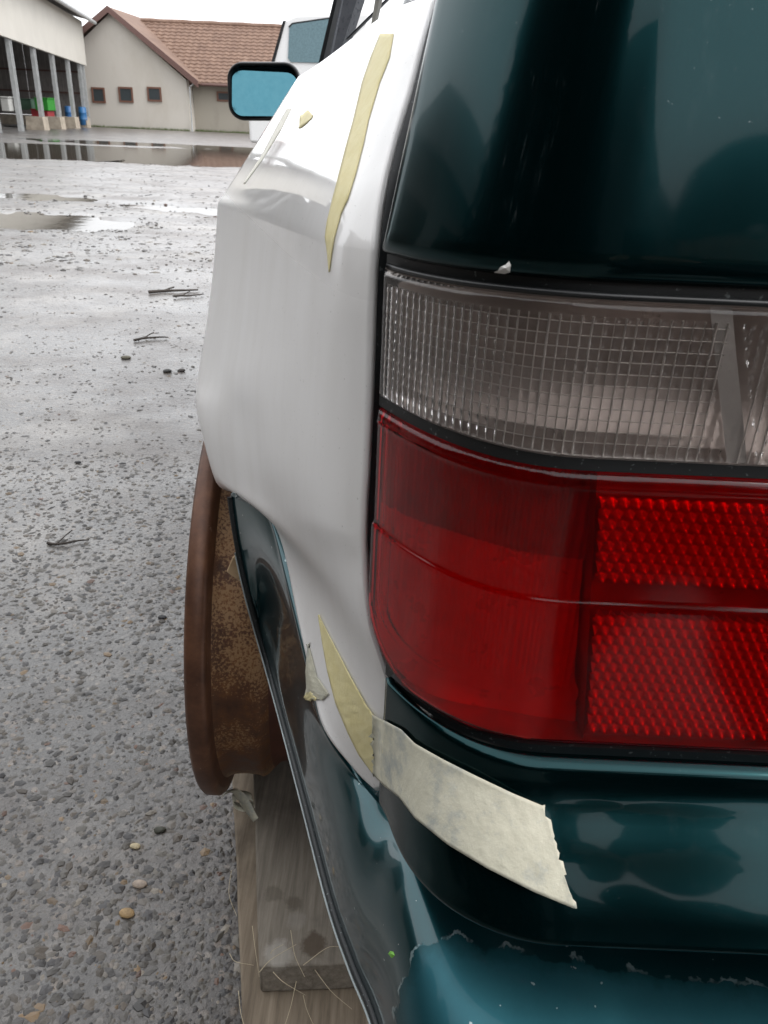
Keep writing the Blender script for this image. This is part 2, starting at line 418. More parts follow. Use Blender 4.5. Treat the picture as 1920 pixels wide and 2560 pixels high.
# ---------------------------------------------------------------- far buildings
def plaster(name, c, stain):
    m = M(name); v = m.coord(scale=(1, 1, .45)); n = m.noise(v, .55, 7, .65)
    cc = m.mix(m.ramp(n, [(.48, 0.), (.72, .7)]), c, stain)
    m.set(base=cc, rough=.9, spec=.2); m.bump(m.noise(m.coord(), 18, 4), .3, .01); return m.m
m_plast = plaster('cream_plaster', (.56, .525, .475), (.46, .42, .36)); m_plast2 = plaster('stained_shaded_plaster', (.36, .33, .28), (.20, .18, .15))  # wing plaster: stains, plus a base darkened for the recessed wall's shade
def tilemat():
    m = M('clay_tiles'); v = m.coord(); n = m.noise(v, 1.2, 6, .7); n2 = m.noise(m.coord(scale=(4.5, .2, 3.2)), 1.0, 2)
    c = m.ramp(n, [(.3, (.16, .100, .074)), (.55, (.215, .135, .098)), (.75, (.26, .175, .132))])
    c = m.mix(m.ramp(n2, [(.4, 0.), (.65, .45)]), c, (.13, .075, .055)); m.set(base=c, rough=.75); return m.m
m_tile = tilemat(); m_board = plain('brown_red_boards', (.12, .065, .055), .7); m_pane = plain('dull_window_glass', (.05, .06, .065), .12, spec=.6)
m_steel = plain('galvanised_steel', (.46, .47, .47), .5, .25, scale=6); m_clad = plain('cream_cladding', (.56, .535, .485), .7, scale=.8, var=.05)
m_sheet = plain('grey_sheet_wall', (.20, .185, .175), .7, scale=3, var=.2); m_conc = plain('weathered_concrete', (.36, .31, .25), .9, scale=5, var=.25)
GH = -1.73 + H       # ground level at the house
house = empty('farm_house', (-15.9, 50, GH)); tag(house, 'cream plastered farmhouse with brown tiled roof across the yard', 'house')
zE, zA = .80 + H, 4.0 + H
wall = MB()
wall.prism([(-20.0, 50, GH-.3), (-11.95, 50, GH-.3), (-12.05, 50, zE+.05), (-15.95, 50, zA-.15), (-20.0, 50, zE-.1)], (0, 12, 0))
wall.build('wall', m_plast, house)
wg = MB(); wg.box((-12.0, 51.2, GH-.3), (9, 57, zE+.1)); wg.build('wing_wall', m_plast2, house)
def pitched(mb, a0, a1, b0, b1, t=.12):        # slab with eave line a0-a1 and ridge line b0-b1
    mb.prism([a0, a1, b1, b0], (0, 0, t))
gr = MB()
pitched(gr, (-11.35, 49.6, zE-.12), (-11.35, 62, zE-.12), (-15.9, 49.6, zA), (-15.9, 62, zA))
pitched(gr, (-20.6, 49.6, zE-.25), (-20.6, 62, zE-.25), (-15.9, 49.6, zA), (-15.9, 62, zA))
roof_g = gr.build('gable_roof', m_tile, house)
brd = MB()
for s, ex in ((1, -11.30), (-1, -20.65)):
    brd.prism([(-15.9, 49.5, zA+.16), (-15.9, 49.5, zA-.16), (ex, 49.5, zE-.32), (ex, 49.5, zE+.02)], (0, .1, 0))
brd.build('bargeboard', m_board, house)
# wing roof in stepped courses of tiles
ye, yr_, zr = 50.6, 54.6, 3.86 + H; tl = []; NC = 17
cm = MB()
for i in range(NC):
    t0, t1 = i/NC, (i+1.12)/NC
    y0, z0 = lerp(ye, yr_, t0), lerp(zE-.08, zr, t0); y1, z1 = lerp(ye, yr_, t1), lerp(zE-.08, zr, t1)
    row0 = []; row1 = []; rowb = []
    nseg = 4*66
    for k in range(nseg+1):
        x = -15.6 + 24.6*k/nseg; w = .022*math.sin(2*math.pi*k/4) + .012*fbm(x*3, i*7.3, 1)
        row0.append(Vector((x, y0, z0 + .085 + w))); row1.append(Vector((x, y1, z1 + .015 + w))); rowb.append(Vector((x, y0 + .01, z0 - .03)))
    cm.grid([rowb, row0, row1])
wing_roof = cm.build('tile_course', m_tile, house); tag(wing_roof, kind='stuff')
rb = MB(); pitched(rb, (-15.8, ye, zE-.2), (9, ye, zE-.2), (-15.8, yr_, zr-.06), (9, yr_, zr-.06), .05); pitched(rb, (-15.8, 58.6, zE-.2), (9, 58.6, zE-.2), (-15.8, yr_, zr-.06), (9, yr_, zr-.06), .05)
rb.build('roof_deck', m_board, house)
rdg = MB()
rdg.tube([(x*.6-15.6, yr_, zr+.05+.015*math.sin(x*2.1)) for x in range(42)], .13, 8); rdg.build('ridge_tiles', m_tile, house)
for (u0, v0, u1, v1, Y) in ((197, 188, 229, 223, 49.97), (255, 187, 289, 222, 49.97), (317, 187, 350, 220, 49.97), (468, 197, 500, 220, 51.17)):
    a, b = PY(u0, v0, Y), PY(u1, v1, Y)
    f = MB(); w = .09
    x0, x1, z1, z0 = a.x, b.x, a.z, b.z
    f.box((x0, Y-.05, z0), (x1, Y+.02, z0+w)); f.box((x0, Y-.05, z1-w), (x1, Y+.02, z1)); f.box((x0, Y-.05, z0+w), (x0+w, Y+.02, z1-w)); f.box((x1-w, Y-.05, z0+w), (x1, Y+.02, z1-w))
    win = f.build('window', plain('red_window_frame', (.16, .075, .05), .6), house)
    g = MB(); g.box((x0+w, Y-.015, z0+w), (x1-w, Y+.01, z1-w)); g.build('pane', m_pane, win)

mb = MB(); mb.tube([(-11.85, 49.85, GH), (-11.85, 49.85, zE-.3), (-11.6, 49.7, zE-.15)], .05, 8); mb.build('downpipe', m_steel, house)
mb = MB(); mb.tube([(-11.6, 50.45, zE-.14), (9, 50.45, zE-.10)], .075, 8); mb.build('gutter', m_board, house)
rnd = random.Random(9); mb = MB()
for k in range(2600):
    x = rnd.uniform(-19, -3); y = (49.9 if x < -12 else 51.1) - abs(rnd.gauss(0, .12)); h = rnd.uniform(.05, .18); a = rnd.random()*3.14; w = .02; z = ground_z(x, y) - .02
    mb.add([(x - w*math.cos(a), y - w*math.sin(a), z), (x + w*math.cos(a), y + w*math.sin(a), z), (x + rnd.uniform(-.04, .04), y + rnd.uniform(-.04, .04), z + h)], [(0, 1, 2)])
tag(mb.build('grass', plain('wall_foot_grass', (.10, .13, .05), .8)), 'strip of short grass along the foot of the farmhouse wall', 'grass', kind='stuff')

# open shed to the left
A_, B_ = (-14.48, 34.0), (-16.87, 48.0); dX = (B_[0]-A_[0])/(B_[1]-A_[1])
def sx_(y): return A_[0] + dX*(y-A_[1])
def fz0(y): return H + 1.27 + .025*(48-y)
def fz1(y): return H + 3.31 + .0225*(48-y)
shed = empty('open_shed', (-15.6, 40, slope(40))); tag(shed, 'open-fronted steel shed with cream fascia left of the farmhouse', 'shed')
ys0, ys1 = 18.0, 48.3
f = MB(); f.prism([(sx_(ys0), ys0, fz0(ys0)), (sx_(ys1), ys1, fz0(ys1)), (sx_(ys1), ys1, fz1(ys1)), (sx_(ys0), ys0, fz1(ys0))], (-.15, 0, 0)); f.build('fascia', m_clad, shed)
f = MB(); f.prism([(sx_(ys0)+.45, ys0, fz1(ys0)+.04), (sx_(ys1)+.45, ys1+.5, fz1(ys1)+.04), (sx_(ys1)-10, ys1+.5, fz1(ys1)+2.2), (sx_(ys0)-10, ys0, fz1(ys0)+2.2)], (0, 0, .10)); f.build('roof', m_sheet, shed)
f = MB(); f.tube([(sx_(ys0)+.52, ys0, fz1(ys0)-.02), (sx_(ys1)+.52, ys1+.5, fz1(ys1)-.02)], .09, 8); f.build('gutter', m_steel, shed)
# end wall and back wall of upright boards
def boards(p, q, z0, z1, n, name):
    mb = MB(); p = Vector((p[0], p[1], 0)); q = Vector((q[0], q[1], 0)); d = (q-p)/n; nn = Vector((d.y, -d.x, 0)).normalized()
    for i in range(n):
        o = nn*random.uniform(0, .03); a = p + d*(i+.03) + o; b = p + d*(i+.97) + o
        mb.prism([(a.x, a.y, z0), (b.x, b.y, z0), (b.x, b.y, z1), (a.x, a.y, z1)], nn*-.05)
    o = mb.build(name, m_sheet, shed); tag(o, kind='stuff'); return o
boards((sx_(47.9)-9.5, 47.9), (sx_(47.9)-.2, 47.9), slope(48)+.50, fz1(48), 34, 'end_wall_boards')
boards((sx_(18)-9.5, 18), (sx_(48)-9.5, 48), slope(48)-.2, fz1(48)+2, 90, 'back_wall_boards')
for z in (slope(48)+1.6, slope(48)+2.6):
    f = MB(); f.box((sx_(47.8)-9.4, 47.72, z), (sx_(47.8)-.25, 47.80, z+.08)); f.build('wall_rail', m_board, shed)
f = MB(); f.box((sx_(47.9)-9.5, 47.85, slope(48)-.3), (sx_(47.9)-.2, 48.1, slope(48)+.48)); f.build('plinth_wall', m_conc, shed)
posts = [(6, 341*.864, False), (54, 288, False), (99, 270, True), (136, 270, True), (167, 270, True), (191, 270, True), (199, 270, False)]
for (u, v, blk) in posts:
    p = PV(u, v, A_, B_); y = min(p.y, 47.6); x = sx_(y); gz = slope(y)
    f = MB(); top = fz0(y) + .1; b0 = gz + (.5 if blk else -.1)
    f.box((x-.20, y-.10, b0), (x-.04, y-.08, top)); f.box((x-.20, y+.08, b0), (x-.04, y+.10, top)); f.box((x-.13, y-.08, b0), (x-.11, y+.08, top))
    f.build('post', m_steel, shed)
    if blk:
        f = MB(); f.prism([(x-.72, y-.35, gz-.2), (x+.08, y-.35, gz-.2), (x+.02, y-.32, gz+.5), (x-.68, y-.32, gz+.5)], (0, .55, 0)); f.build('concrete_block', m_conc, shed)
# things kept in the shed
def crate(name, u0, v0, u1, v1, Y, d, c, label, cat):
    a, b = PY(u0, v1, Y), PY(u1, v0, Y); mb = MB()
    x0, x1, z0, z1 = a.x, b.x, a.z, b.z; t = .06
    mb.box((x0, Y, z0), (x1, Y+t, z1)); mb.box((x0, Y+d-t, z0), (x1, Y+d, z1)); mb.box((x0, Y+t, z0), (x0+t, Y+d-t, z1)); mb.box((x1-t, Y+t, z0), (x1, Y+d-t, z1)); mb.box((x0+t, Y+t, z0), (x1-t, Y+d-t, z0+t))
    mb.box((x0-.03, Y-.03, z1), (x1+.03, Y+d+.03, z1+.05))
    o = mb.build(name, plain(name+'_plastic', c, .5)); bevel(o, .02, 1); tag(o, label, cat); return o
crate('storage_bin', 77, 214, 102, 238, 42.5, .9, (.03, .26, .03), 'bright green plastic bin stacked on top in the shed', 'bin')
crate('storage_bin', 70, 239, 103, 262, 42.6, .8, (.30, .03, .035), 'red plastic bin underneath the green bin in the shed', 'bin')
crate('storage_bin', 60, 262, 105, 300, 42.8, .9, (.03, .03, .033), 'dark low bin on the shed floor under the red bin', 'bin')
crate('feed_trough', 16, 275, 52, 310, 40, 1.2, (.035, .034, .034), 'long dark trough on the shed floor at the left', 'trough')
crate('storage_bin', 4, 212, 17, 240, 33, .5, (.42, .42, .40), 'pale grey box fixed beside the leftmost post', 'box')
crate('storage_bin', 30, 216, 66, 236, 43.5, .5, (.10, .19, .13), 'faded green bin left of the bright green one', 'bin')
def barrel(u, v, Y, c, label):
    p = PY(u, v, Y); z0 = slope(Y)+.12; mb = MB(); pr = [(0, .16), (.02, .19), (.26, .2), (.28, .215), (.30, .2), (.56, .2), (.58, .215), (.60, .2), (.84, .19), (.86, .16)]
    mb.grid([[Vector((p.x + r*math.cos(2*math.pi*k/16), Y + r*math.sin(2*math.pi*k/16), z0 + h)) for k in range(16)] for h, r in pr], True)
    mb.f.append(tuple(range(15, -1, -1))); k = (len(pr)-1)*16; mb.f.append(tuple(k+i for i in range(16)))
    tag(mb.build('barrel', plain('barrel_paint', c, .45), smooth=True), label, 'barrel')
barrel(152, 268, 45.2, (.03, .12, .30), 'blue barrel between the third and fourth shed posts')
barrel(181, 266, 46.6, (.03, .14, .32), 'blue barrel nearest the farmhouse end of the shed')

# barn behind the photographer, seen in the paint
m_barn = wood('old_barn_boards', (.028, .024, .020), (.040, .034, .028), (.055, .047, .038), 'Z')
barn = empty('old_barn', (-6, -9, 0)); tag(barn, 'dark boarded hip-roofed barn behind the photographer, mirrored in the tailgate', 'barn')
mb = MB(); mb.box((-24, -18, -.3), (3.8, -9, 2.9)); mb.build('wall', m_barn, barn)
mb = MB(); e = [(-24.5, -8.6, 2.75), (4.2, -8.6, 2.75), (4.2, -18.4, 2.75), (-24.5, -18.4, 2.75), (-20, -10, 6.9), (1.5, -10, 6.9), (1.5, -16, 6.9), (-20, -16, 6.9)]
mb.add(e, [(0, 1, 5, 4), (1, 2, 6, 5), (2, 3, 7, 6), (3, 0, 4, 7), (4, 5, 6, 7), (3, 2, 1, 0)]); mb.build('roof', plain('dark_slate_roof', (.030, .028, .028), .7), barn)
mb = MB(); mb.box((-3.2, -8.97, 0), (.6, -8.9, 3.2)); dr = mb.build('barn_door', m_barn, barn)
mb = MB(); mb.box((-1.32, -8.9, 0.1), (-1.26, -8.86, 3.1)); mb.build('door_gap', m_dark, dr)
hall = empty('machine_hall', (-12, -4, 0)); tag(hall, 'grey machine hall along the left, mirrored in the white fender', 'hall')
mb = MB(); mb.box((-24, -8.2, -.3), (-12, 8, 4.2)); mb.build('wall', m_sheet, hall)
mb = MB(); mb.prism([(-11.6, -8.5, 4.1), (-18, -8.5, 7.2), (-24.4, -8.5, 4.1)], (0, 16.8, 0)); mb.build('roof', plain('dark_sheet_roof', (.07, .066, .064), .6), hall)
for k in range(3):
    mb = MB(); mb.box((-11.98, -6.5 + k*5, 0), (-11.9, -3.2 + k*5, 3.4)); mb.build('hall_door', m_barn, hall)
low_ = empty('long_garage', (14, -14, 0)); tag(low_, 'long low garage beside the barn, mirrored in the tailgate', 'garage')
mb = MB(); mb.box((6, -18, -.3), (30, -12, 3.0)); mb.build('wall', m_plast2, low_)
mb = MB(); pitched(mb, (5.6, -11.5, 2.95), (30.4, -11.5, 2.95), (5.6, -15, 4.6), (30.4, -15, 4.6)); pitched(mb, (5.6, -18.5, 2.95), (30.4, -18.5, 2.95), (5.6, -15, 4.6), (30.4, -15, 4.6)); mb.build('roof', m_tile, low_)
for k in range(4):
    mb = MB(); mb.box((7.5 + k*5, -11.98, 0), (10.6 + k*5, -11.9, 2.4)); mb.build('garage_door', m_board, low_)

# firs added out of view to darken the left of the tailgate reflection
m_fir = plain('fir_needles', (.018, .028, .016), .8, scale=3, var=.4)
def fir(x, y, h, seed, label):
    t = empty('added_fir', (x, y, 0)); tag(t, label, 'tree', 'unseen added firs between barn and hall'); rnd = random.Random(seed)
    mb = MB(); mb.tube([(x, y, -.2), (x, y, h*.5), (x, y, h*.95)], lambda q: .16*(1-q) + .02, 8); mb.build('trunk', m_barn, t)
    mb = MB()
    for k in range(4600):
        z = h*(.08 + .92*rnd.random()**1.25); rm = (1 - z/h)*h*.24 + .08; a = rnd.random()*6.283; r = rm*math.sqrt(rnd.random())*(1.0 + .15*math.sin(z*9)); px, py = x + r*math.cos(a), y + r*math.sin(a)
        L = rnd.uniform(.25, .55); d = Vector((math.cos(a)*L, math.sin(a)*L, -L*.35)); w = Vector((-math.sin(a), math.cos(a), 0))*L*.32; p = Vector((px, py, z))
        mb.add([p - w*.4, p + w*.4, p + d*.5 + w, p + d, p + d*.5 - w], [(0, 1, 2, 3, 4)])
    mb.build('crown', m_fir, t)
for fx, fy, fh, fl in ((-2.7, -7.7, 10.5, 'unseen added fir nearest the barn door'), (-4.7, -7.0, 12.0, 'tall unseen added fir second from the barn door'), (-6.7, -6.0, 12.5, 'tallest unseen added fir in the middle of the row'), (-8.4, -4.4, 12.0, 'unseen added fir second from the machine hall'), (-9.8, -2.4, 10.5, 'unseen added fir nearest the machine hall wall')):
    fir(fx, fy, fh, int(-fx*10), fl)

# white van ahead of the car
van = empty('parked_van', (-1.2, 20, slope(20))); tag(van, 'white van parked ahead, seen past the door mirror', 'van')
m_van = plain('white_van_paint', (.80, .80, .80), .25, var=.02, coat=.8); m_vglass = plain('van_glass', (.16, .24, .27), .06, spec=.8)
prof = [(540, 330, 0), (536, 250, 0), (545, 215, 0), (582, 150, 0), (612, 42, 0), (640, 30, 0), (900, 24, 0), (900, 330, 0)]
pp = [PY(u, v, 20) for u, v, _ in prof]; pp[0].z = pp[-1].z = slope(20)+.3
mb = MB(); mb.prism(pp, (0, 1.8, 0)); b_ = mb.build('body', m_van, van); bevel(b_, .06, 3)
def vpoly(name, pts, Y, mt, d=.03, par=van):
    mb = MB(); mb.prism([PY(u, v, Y) for u, v in pts], (0, d, 0)); return mb.build(name, mt, par)
w_ = vpoly('side_window', [(625, 60), (632, 52), (712, 40), (712, 136), (628, 134), (622, 126)], 19.975, m_vglass)
seal = vpoly('window_seal', [(623, 57), (631, 49), (714, 37), (714, 40), (632, 52), (625, 60)], 19.97, m_black)
vpoly('windscreen_pillar_seal', [(581, 152), (588, 152), (617, 45), (611, 45)], 19.98, m_black)
vpoly('wing_mirror', [(677, 152), (684, 149), (690, 155), (702, 155), (706, 150), (714, 152), (714, 162), (680, 162)], 19.9, m_black, .1)
for xo in (-2.6, .4):
    mb = MB(); cx = xo; cz = slope(20)+.33
    mb.grid([[Vector((cx + r*math.cos(2*math.pi*k/24), yy, cz + r*math.sin(2*math.pi*k/24))) for k in range(24)] for yy, r in ((19.98, .19), (19.94, .22), (19.93, .30), (19.97, .33), (20.15, .33), (20.2, .28))], True)
    mb.f.append(tuple(range(24))); mb.build('wheel', m_rubber, van, True)

# ================================================================ the car
car = empty('estate_car', (.6, 1.9, 0)); tag(car, 'dark teal estate car with white widened rear fender, resting on a bare rim', 'car')
# ---- plan curve of the rear face: s is the distance round the corner, r the height relative to the lens
X0, WC, DC, YR = -.006, .085, .062, .268
def plan_y(x):
    w = min((x - X0)/WC, 1.0); return YR + DC*abs(1-w)**2.4 + .02*max(0, x-.55)**2
_tab = []; _s = 0; _p = None; x = -.030
while x < 1.42:
    q = (x, plan_y(x))
    if _p: _s += math.hypot(q[0]-_p[0], q[1]-_p[1])
    _tab.append((_s, q[0], q[1])); _p = q; x += .0005 if x < .12 else .01
S_EDGE = next(t[0] for t in _tab if t[1] >= X0)
def plan(s):
    s += S_EDGE; lo, hi = 0, len(_tab)-1
    while hi - lo > 1:
        m_ = (lo+hi)//2
        if _tab[m_][0] <= s: lo = m_
        else: hi = m_
    a, b = _tab[lo], _tab[hi]; f = (s-a[0])/(b[0]-a[0]); tx, ty = b[1]-a[1], b[2]-a[2]; L = math.hypot(tx, ty)
    return lerp(a[1], b[1], f), lerp(a[2], b[2], f), ty/L, -tx/L       # point and outward normal
def s_of_x(x): 
    for a, b in zip(_tab, _tab[1:]):
        if b[1] >= x: return a[0] + (b[0]-a[0])*(x-a[1])/(b[1]-a[1]) - S_EDGE
def rear(s, r, off=0.0):
    X, Y, nx, ny = plan(s)
    w = smoothstep(-.1115, -.055, r)*(1 - smoothstep(-.03, .10, r)); r0 = r
    r = r - (.0020 + .0035*smoothstep(.10, .0, s))*w
    if r > -.05:
        w = max(0, 1 - s/.16); Y += (r+.05)*.22; X += (r+.05)*.19*w
    return Vector((X + nx*off, Y + ny*off, H + r))
SR = s_of_x(.40)                                       # lamps end here, inside the hatch
def patch(srange, rrange, off, ns, nr, extra=None):
    g = []
    for i in range(nr+1):
        r = lerp(rrange[0], rrange[1], i/nr) if not callable(rrange) else rrange(i/nr)
        g.append([rear(s_, r, off + (extra(s_, r) if extra else 0)) for s_ in srange])
    return g
def sspace(a, b, n): return [lerp(a, b, k/n) for k in range(n+1)]

# body behind lamps and gaps
g = patch(sspace(-.018, .3, 50) + sspace(.32, 1.35, 20), (-.40, .30), -.055, 0, 20)
mb = MB(); mb.grid(g); body_rear = mb.build('rear_body', m_black, car, True); solid(body_rear, .01)

# tailgate skin with rolled edges
def roll(s_, r, s0, r0, rad):
    d = min(s_ - s0, r - r0); 
    if d >= rad: return 0
    t = 1 - max(d, 0)/rad; return -rad*(1 - math.sqrt(max(0, 1 - t*t)))
ss = [.0, .0008, .002, .0035, .006, .009, .013] + sspace(.018, .3, 60) + sspace(.32, 1.3, 18)
rs = [-.0475, -.0468, -.0455, -.044, -.041, -.037] + sspace(-.03, .5, 44)
g = [[rear(s_ + .0005, r, .003 + roll(s_, r, 0.0, -.0475, .008)) for s_ in ss] for r in rs]
mb = MB(); mb.grid(g); tailgate = mb.build('tailgate', m_paint, car, True); solid(tailgate, .004)

# ---- tail light
def rear_hit(u, v):             # survey point on the rear face -> (s, r)
    d = ray(u, v); lo, hi = .1/d.y, .8/d.y
    for _ in range(50):
        t = (lo+hi)/2; q = d*t
        if q.y < plan_y(q.x): lo = t
        else: hi = t
    return s_of_x(q.x), q.z
_t, _b = rear_hit(1292, 1050), rear_hit(1262, 1590)
def sdiv(r): return lerp(_b[0], _t[0], (r - _b[1])/(_t[1] - _b[1]))
_ct, _cb = rear_hit(1574, 665), rear_hit(1602, 985)
def cdiv(r): return lerp(_cb[0], _ct[0], (r - _cb[1])/(_ct[1] - _cb[1]))
light = empty('tail_light', rear(.15, -.15), car)
RT_, RCB, RRT, RMID, RBOT = -.0530, -.1115, -.1175, -.1735, -.2475
def slab(gf, gb, name, mat, parent):          # closed solid between a front and a back grid
    nr, nc = len(gf), len(gf[0]); mb = MB(); mb.grid(gf); k = nr*nc
    mb.add([p for r in gb for p in r], []); 
    for i in range(nr-1):
        for j in range(nc-1): mb.f.append((k+i*nc+j, k+(i+1)*nc+j, k+(i+1)*nc+j+1, k+i*nc+j+1))
    ring = [(0, j) for j in range(nc)] + [(i, nc-1) for i in range(1, nr)] + [(nr-1, j) for j in range(nc-2, -1, -1)] + [(i, 0) for i in range(nr-2, 0, -1)]
    for a, b in zip(ring, ring[1:] + ring[:1]):
        ia, ib = a[0]*nc+a[1], b[0]*nc+b[1]; mb.f.append((ia, k+ia, k+ib, ib))
    bm = bmesh.new(); me = bpy.data.meshes.new(name); me.from_pydata([tuple(p) for p in mb.v], [], mb.f); bm.from_mesh(me); bmesh.ops.recalc_face_normals(bm, faces=bm.faces); bm.to_mesh(me); bm.free()
    for p in me.polygons: p.use_smooth = True
    try: me.set_sharp_from_angle(angle=R_(35))
    except Exception: pass
    return link_mesh(name, me, mat, parent)
CW, CH = .0038, .0045                                        # optic cell
s_a = .001
nS = int((SR - s_a)/CW*6); 
SS = [s_a + k*CW/6 for k in range(int(.26/CW*6))] + sspace(s_a + .264, SR, 30)
r_lo, r_hi = RCB, RT_
RRg = sspace(r_lo, r_hi, int((r_hi-r_lo)/CH*6))
def lens_face(s_, r):       # rounded shoulder along the border
    d = min(r - r_lo, r_hi - r, s_ - s_a); rad = .0035
    if d >= rad: return 0
    t = 1 - max(d, 0)/rad; return -rad*(1 - math.sqrt(max(0, 1 - t*t)))*.8
def cell_back(s_, r):
    if s_ < .004 or r > r_hi - .0055 or r < r_lo + .0012: return -.0030
    if cdiv(r) - .006 < s_ < cdiv(r) + .006: return -.0028
    a = ((s_-s_a)/CW) % 1.0 - .5; b = ((r-r_lo-.0012)/CH) % 1.0 - .5
    return -.0026 - .00050*(1 - 4*a*a) - .00042*(1 - 4*b*b)
gf = [[rear(s_, r, lens_face(s_, r)) for s_ in SS] for r in RRg]
gb = [[rear(s_, r, min(cell_back(s_, r), lens_face(s_, r) - .0016)) for s_ in SS] for r in RRg]
clear = slab(gf, gb, 'clear_lens', m_clear, light)
m_rib = plain('lens_glint_rib', (.70, .65, .62), .3, trans=.3)  # pale ribs added in place of bright lines caught at cell borders
mb = MB(); nrow = int((r_hi - .0055 - r_lo - .0012)/CH)
kk = 0
while s_a + kk*CW < .25:
    s_ = s_a + kk*CW; kk += 1
    if s_ < .0045 or abs(s_ - cdiv(-.08)) < .006: continue
    w_r = .00042 + .00012*math.sin(kk*1.7)
    mb.tube([rear(s_, lerp(r_lo + .0012, r_hi - .0055, q/7), -.0035) for q in range(8)], w_r, 4)
mb.build('lens_glint_ribs', m_rib, light, True)['kind'] = 'stuff'
mb = MB()
for q in range(nrow + 1): mb.tube([rear(s_, r_lo + .0012 + q*CH, -.0035) for s_ in sspace(.0045, cdiv(-.08) - .005, 60)], .00022, 4)
mb.build('lens_glint_ribs', m_rib, light, True)['kind'] = 'stuff'
# reflector bowl behind the clear lens: two stepped bowls with bulb glow left dark
def bowl(s_, r):
    m_ = (r_lo+r_hi)/2; q = ((s_-.10)/.075)**2 + ((r-m_)/.030)**2
    return -.010 - .026*max(0, 1 - q*.55)
gB = [[rear(s_, r, bowl(s_, r) if 0 < i_ < 25 else -.0025) for s_ in sspace(.0, .215, 80)] for i_, r in enumerate([r_lo - .0005] + sspace(r_lo, r_hi, 24) + [r_hi + .0005])]
mb = MB(); mb.grid(gB); mb.build('reflector', m_refl, light, True)
gB = [[rear(s_, r, -.012 - .02*math.sin(min(1, max(0, (s_-.21)/.1))*3.14)) for s_ in sspace(.207, SR, 20)] for r in sspace(r_lo-.001, r_hi+.001, 8)]
mb = MB(); mb.grid(gB); mb.build('reflector', m_refl, light, True)
mb = MB(); mb.grid([[rear(cdiv(r) + o, r, -.0045) for o in sspace(-.0045, .0030, 4)] for r in sspace(r_lo, r_hi, 6)]); mb.build('divider', plain('divider_plastic', (.40, .375, .36), .3), light, True)
# red lens: rounded lower-left corner, two raised lines
def red_left(r):            # left limit of s at height r
    rad = .040; lo = RBOT + rad
    if r >= lo: return .0
    t = min(1, (lo - r)/rad); return .055*(1 - math.sqrt(max(0, 1 - t**2.6)))
def red_face(s_, r):
    v_ = 0
    d = min(r - RBOT, RRT - r, s_ - red_left(r)); rad = .004
    if d < rad: t = 1 - max(d, 0)/rad; v_ -= rad*(1 - math.sqrt(max(0, 1 - t*t)))*.8
    step = smoothstep(RMID - .0022, RMID + .0022, r)           # upper half stands a little back
    v_ += .0013*(1 - step)
    for rl in (RMID + .0002, RRT - .0055): v_ += .00045*math.exp(-((r - rl)/.0010)**2)
    return v_
RR2 = sspace(RBOT, RMID - .004, 46) + sspace(RMID - .0035, RMID + .004, 16) + sspace(RMID + .0045, RRT - .009, 30) + sspace(RRT - .0085, RRT, 22)
def red_row(r, off): 
    a = red_left(r); return [rear(lerp(a, SR, (k/150)**1.25), r, off(lerp(a, SR, (k/150)**1.25), r)) for k in range(151)]
gf = [red_row(r, red_face) for r in RR2]; gb = [red_row(r, lambda s_, r_: red_face(s_, r_)*.6 - .0022 - .0003*math.sin(s_*2*math.pi/.0023)*(1 if s_ < sdiv(r_) else 0)*smoothstep(RBOT + .012, RBOT + .03, r_)) for r in RR2]
red = slab(gf, gb, 'red_lens', m_redl, light)
# ribbed reflectors behind the left half: deep upper chamber's shade put into darker red
def ribs(s_, r, deep, am=1):
    q = ((s_-.085)/.045)**2
    return -.0035 - deep*smoothstep(.0, .05, s_ - red_left(r)) - .006*max(0, 1 - q*.7) - .0011*am*smoothstep(RBOT + .012, RBOT + .030, r)*abs(math.sin(s_*math.pi/.0036))
m_redd = plain('shaded_red_chamber', (.40, .020, .022), .35, .3, scale=40, var=.35)
def rib_grid(fa, fb, r0, r1, deep, nr, ns, am=1):
    return [[rear(lerp(fa(r), fb(r), k/ns), r, ribs(lerp(fa(r), fb(r), k/ns), r, deep, am)) for k in range(ns+1)] for r in sspace(r0, r1, nr)]
def lft(r): return max(.004, red_left(r))
mb = MB(); mb.grid(rib_grid(lft, sdiv, RMID + .0116, RRT - .003, .0075, 10, 130)); mb.build('reflector', m_redd, light, True)
mb = MB(); mb.grid(rib_grid(lft, lambda r: sdiv(r) - .001, RBOT + .0012, RMID + .0115, .0085, 22, 150)); mb.build('reflector', m_redr, light, True)
mb = MB(); mb.grid([[rear(s_, RBOT + .0010, o) for s_ in sspace(.030, SR, 60)] for o in (-.0026, -.012, -.024)]); mb.build('lamp_floor', m_redd, light, True)
mb = MB(); mb.grid([[rear(sdiv(r), r, o) for o in (-.003, -.024)] for r in sspace(RBOT, RRT, 4)]); mb.build('divider', m_redd, light)
mb = MB(); mb.grid([[rear(lerp(sdiv(r), SR, k/40), r, -.0075) for k in range(41)] for r in sspace(RBOT + .001, RRT - .001, 6)]); mb.build('backing', m_redd, light, True)
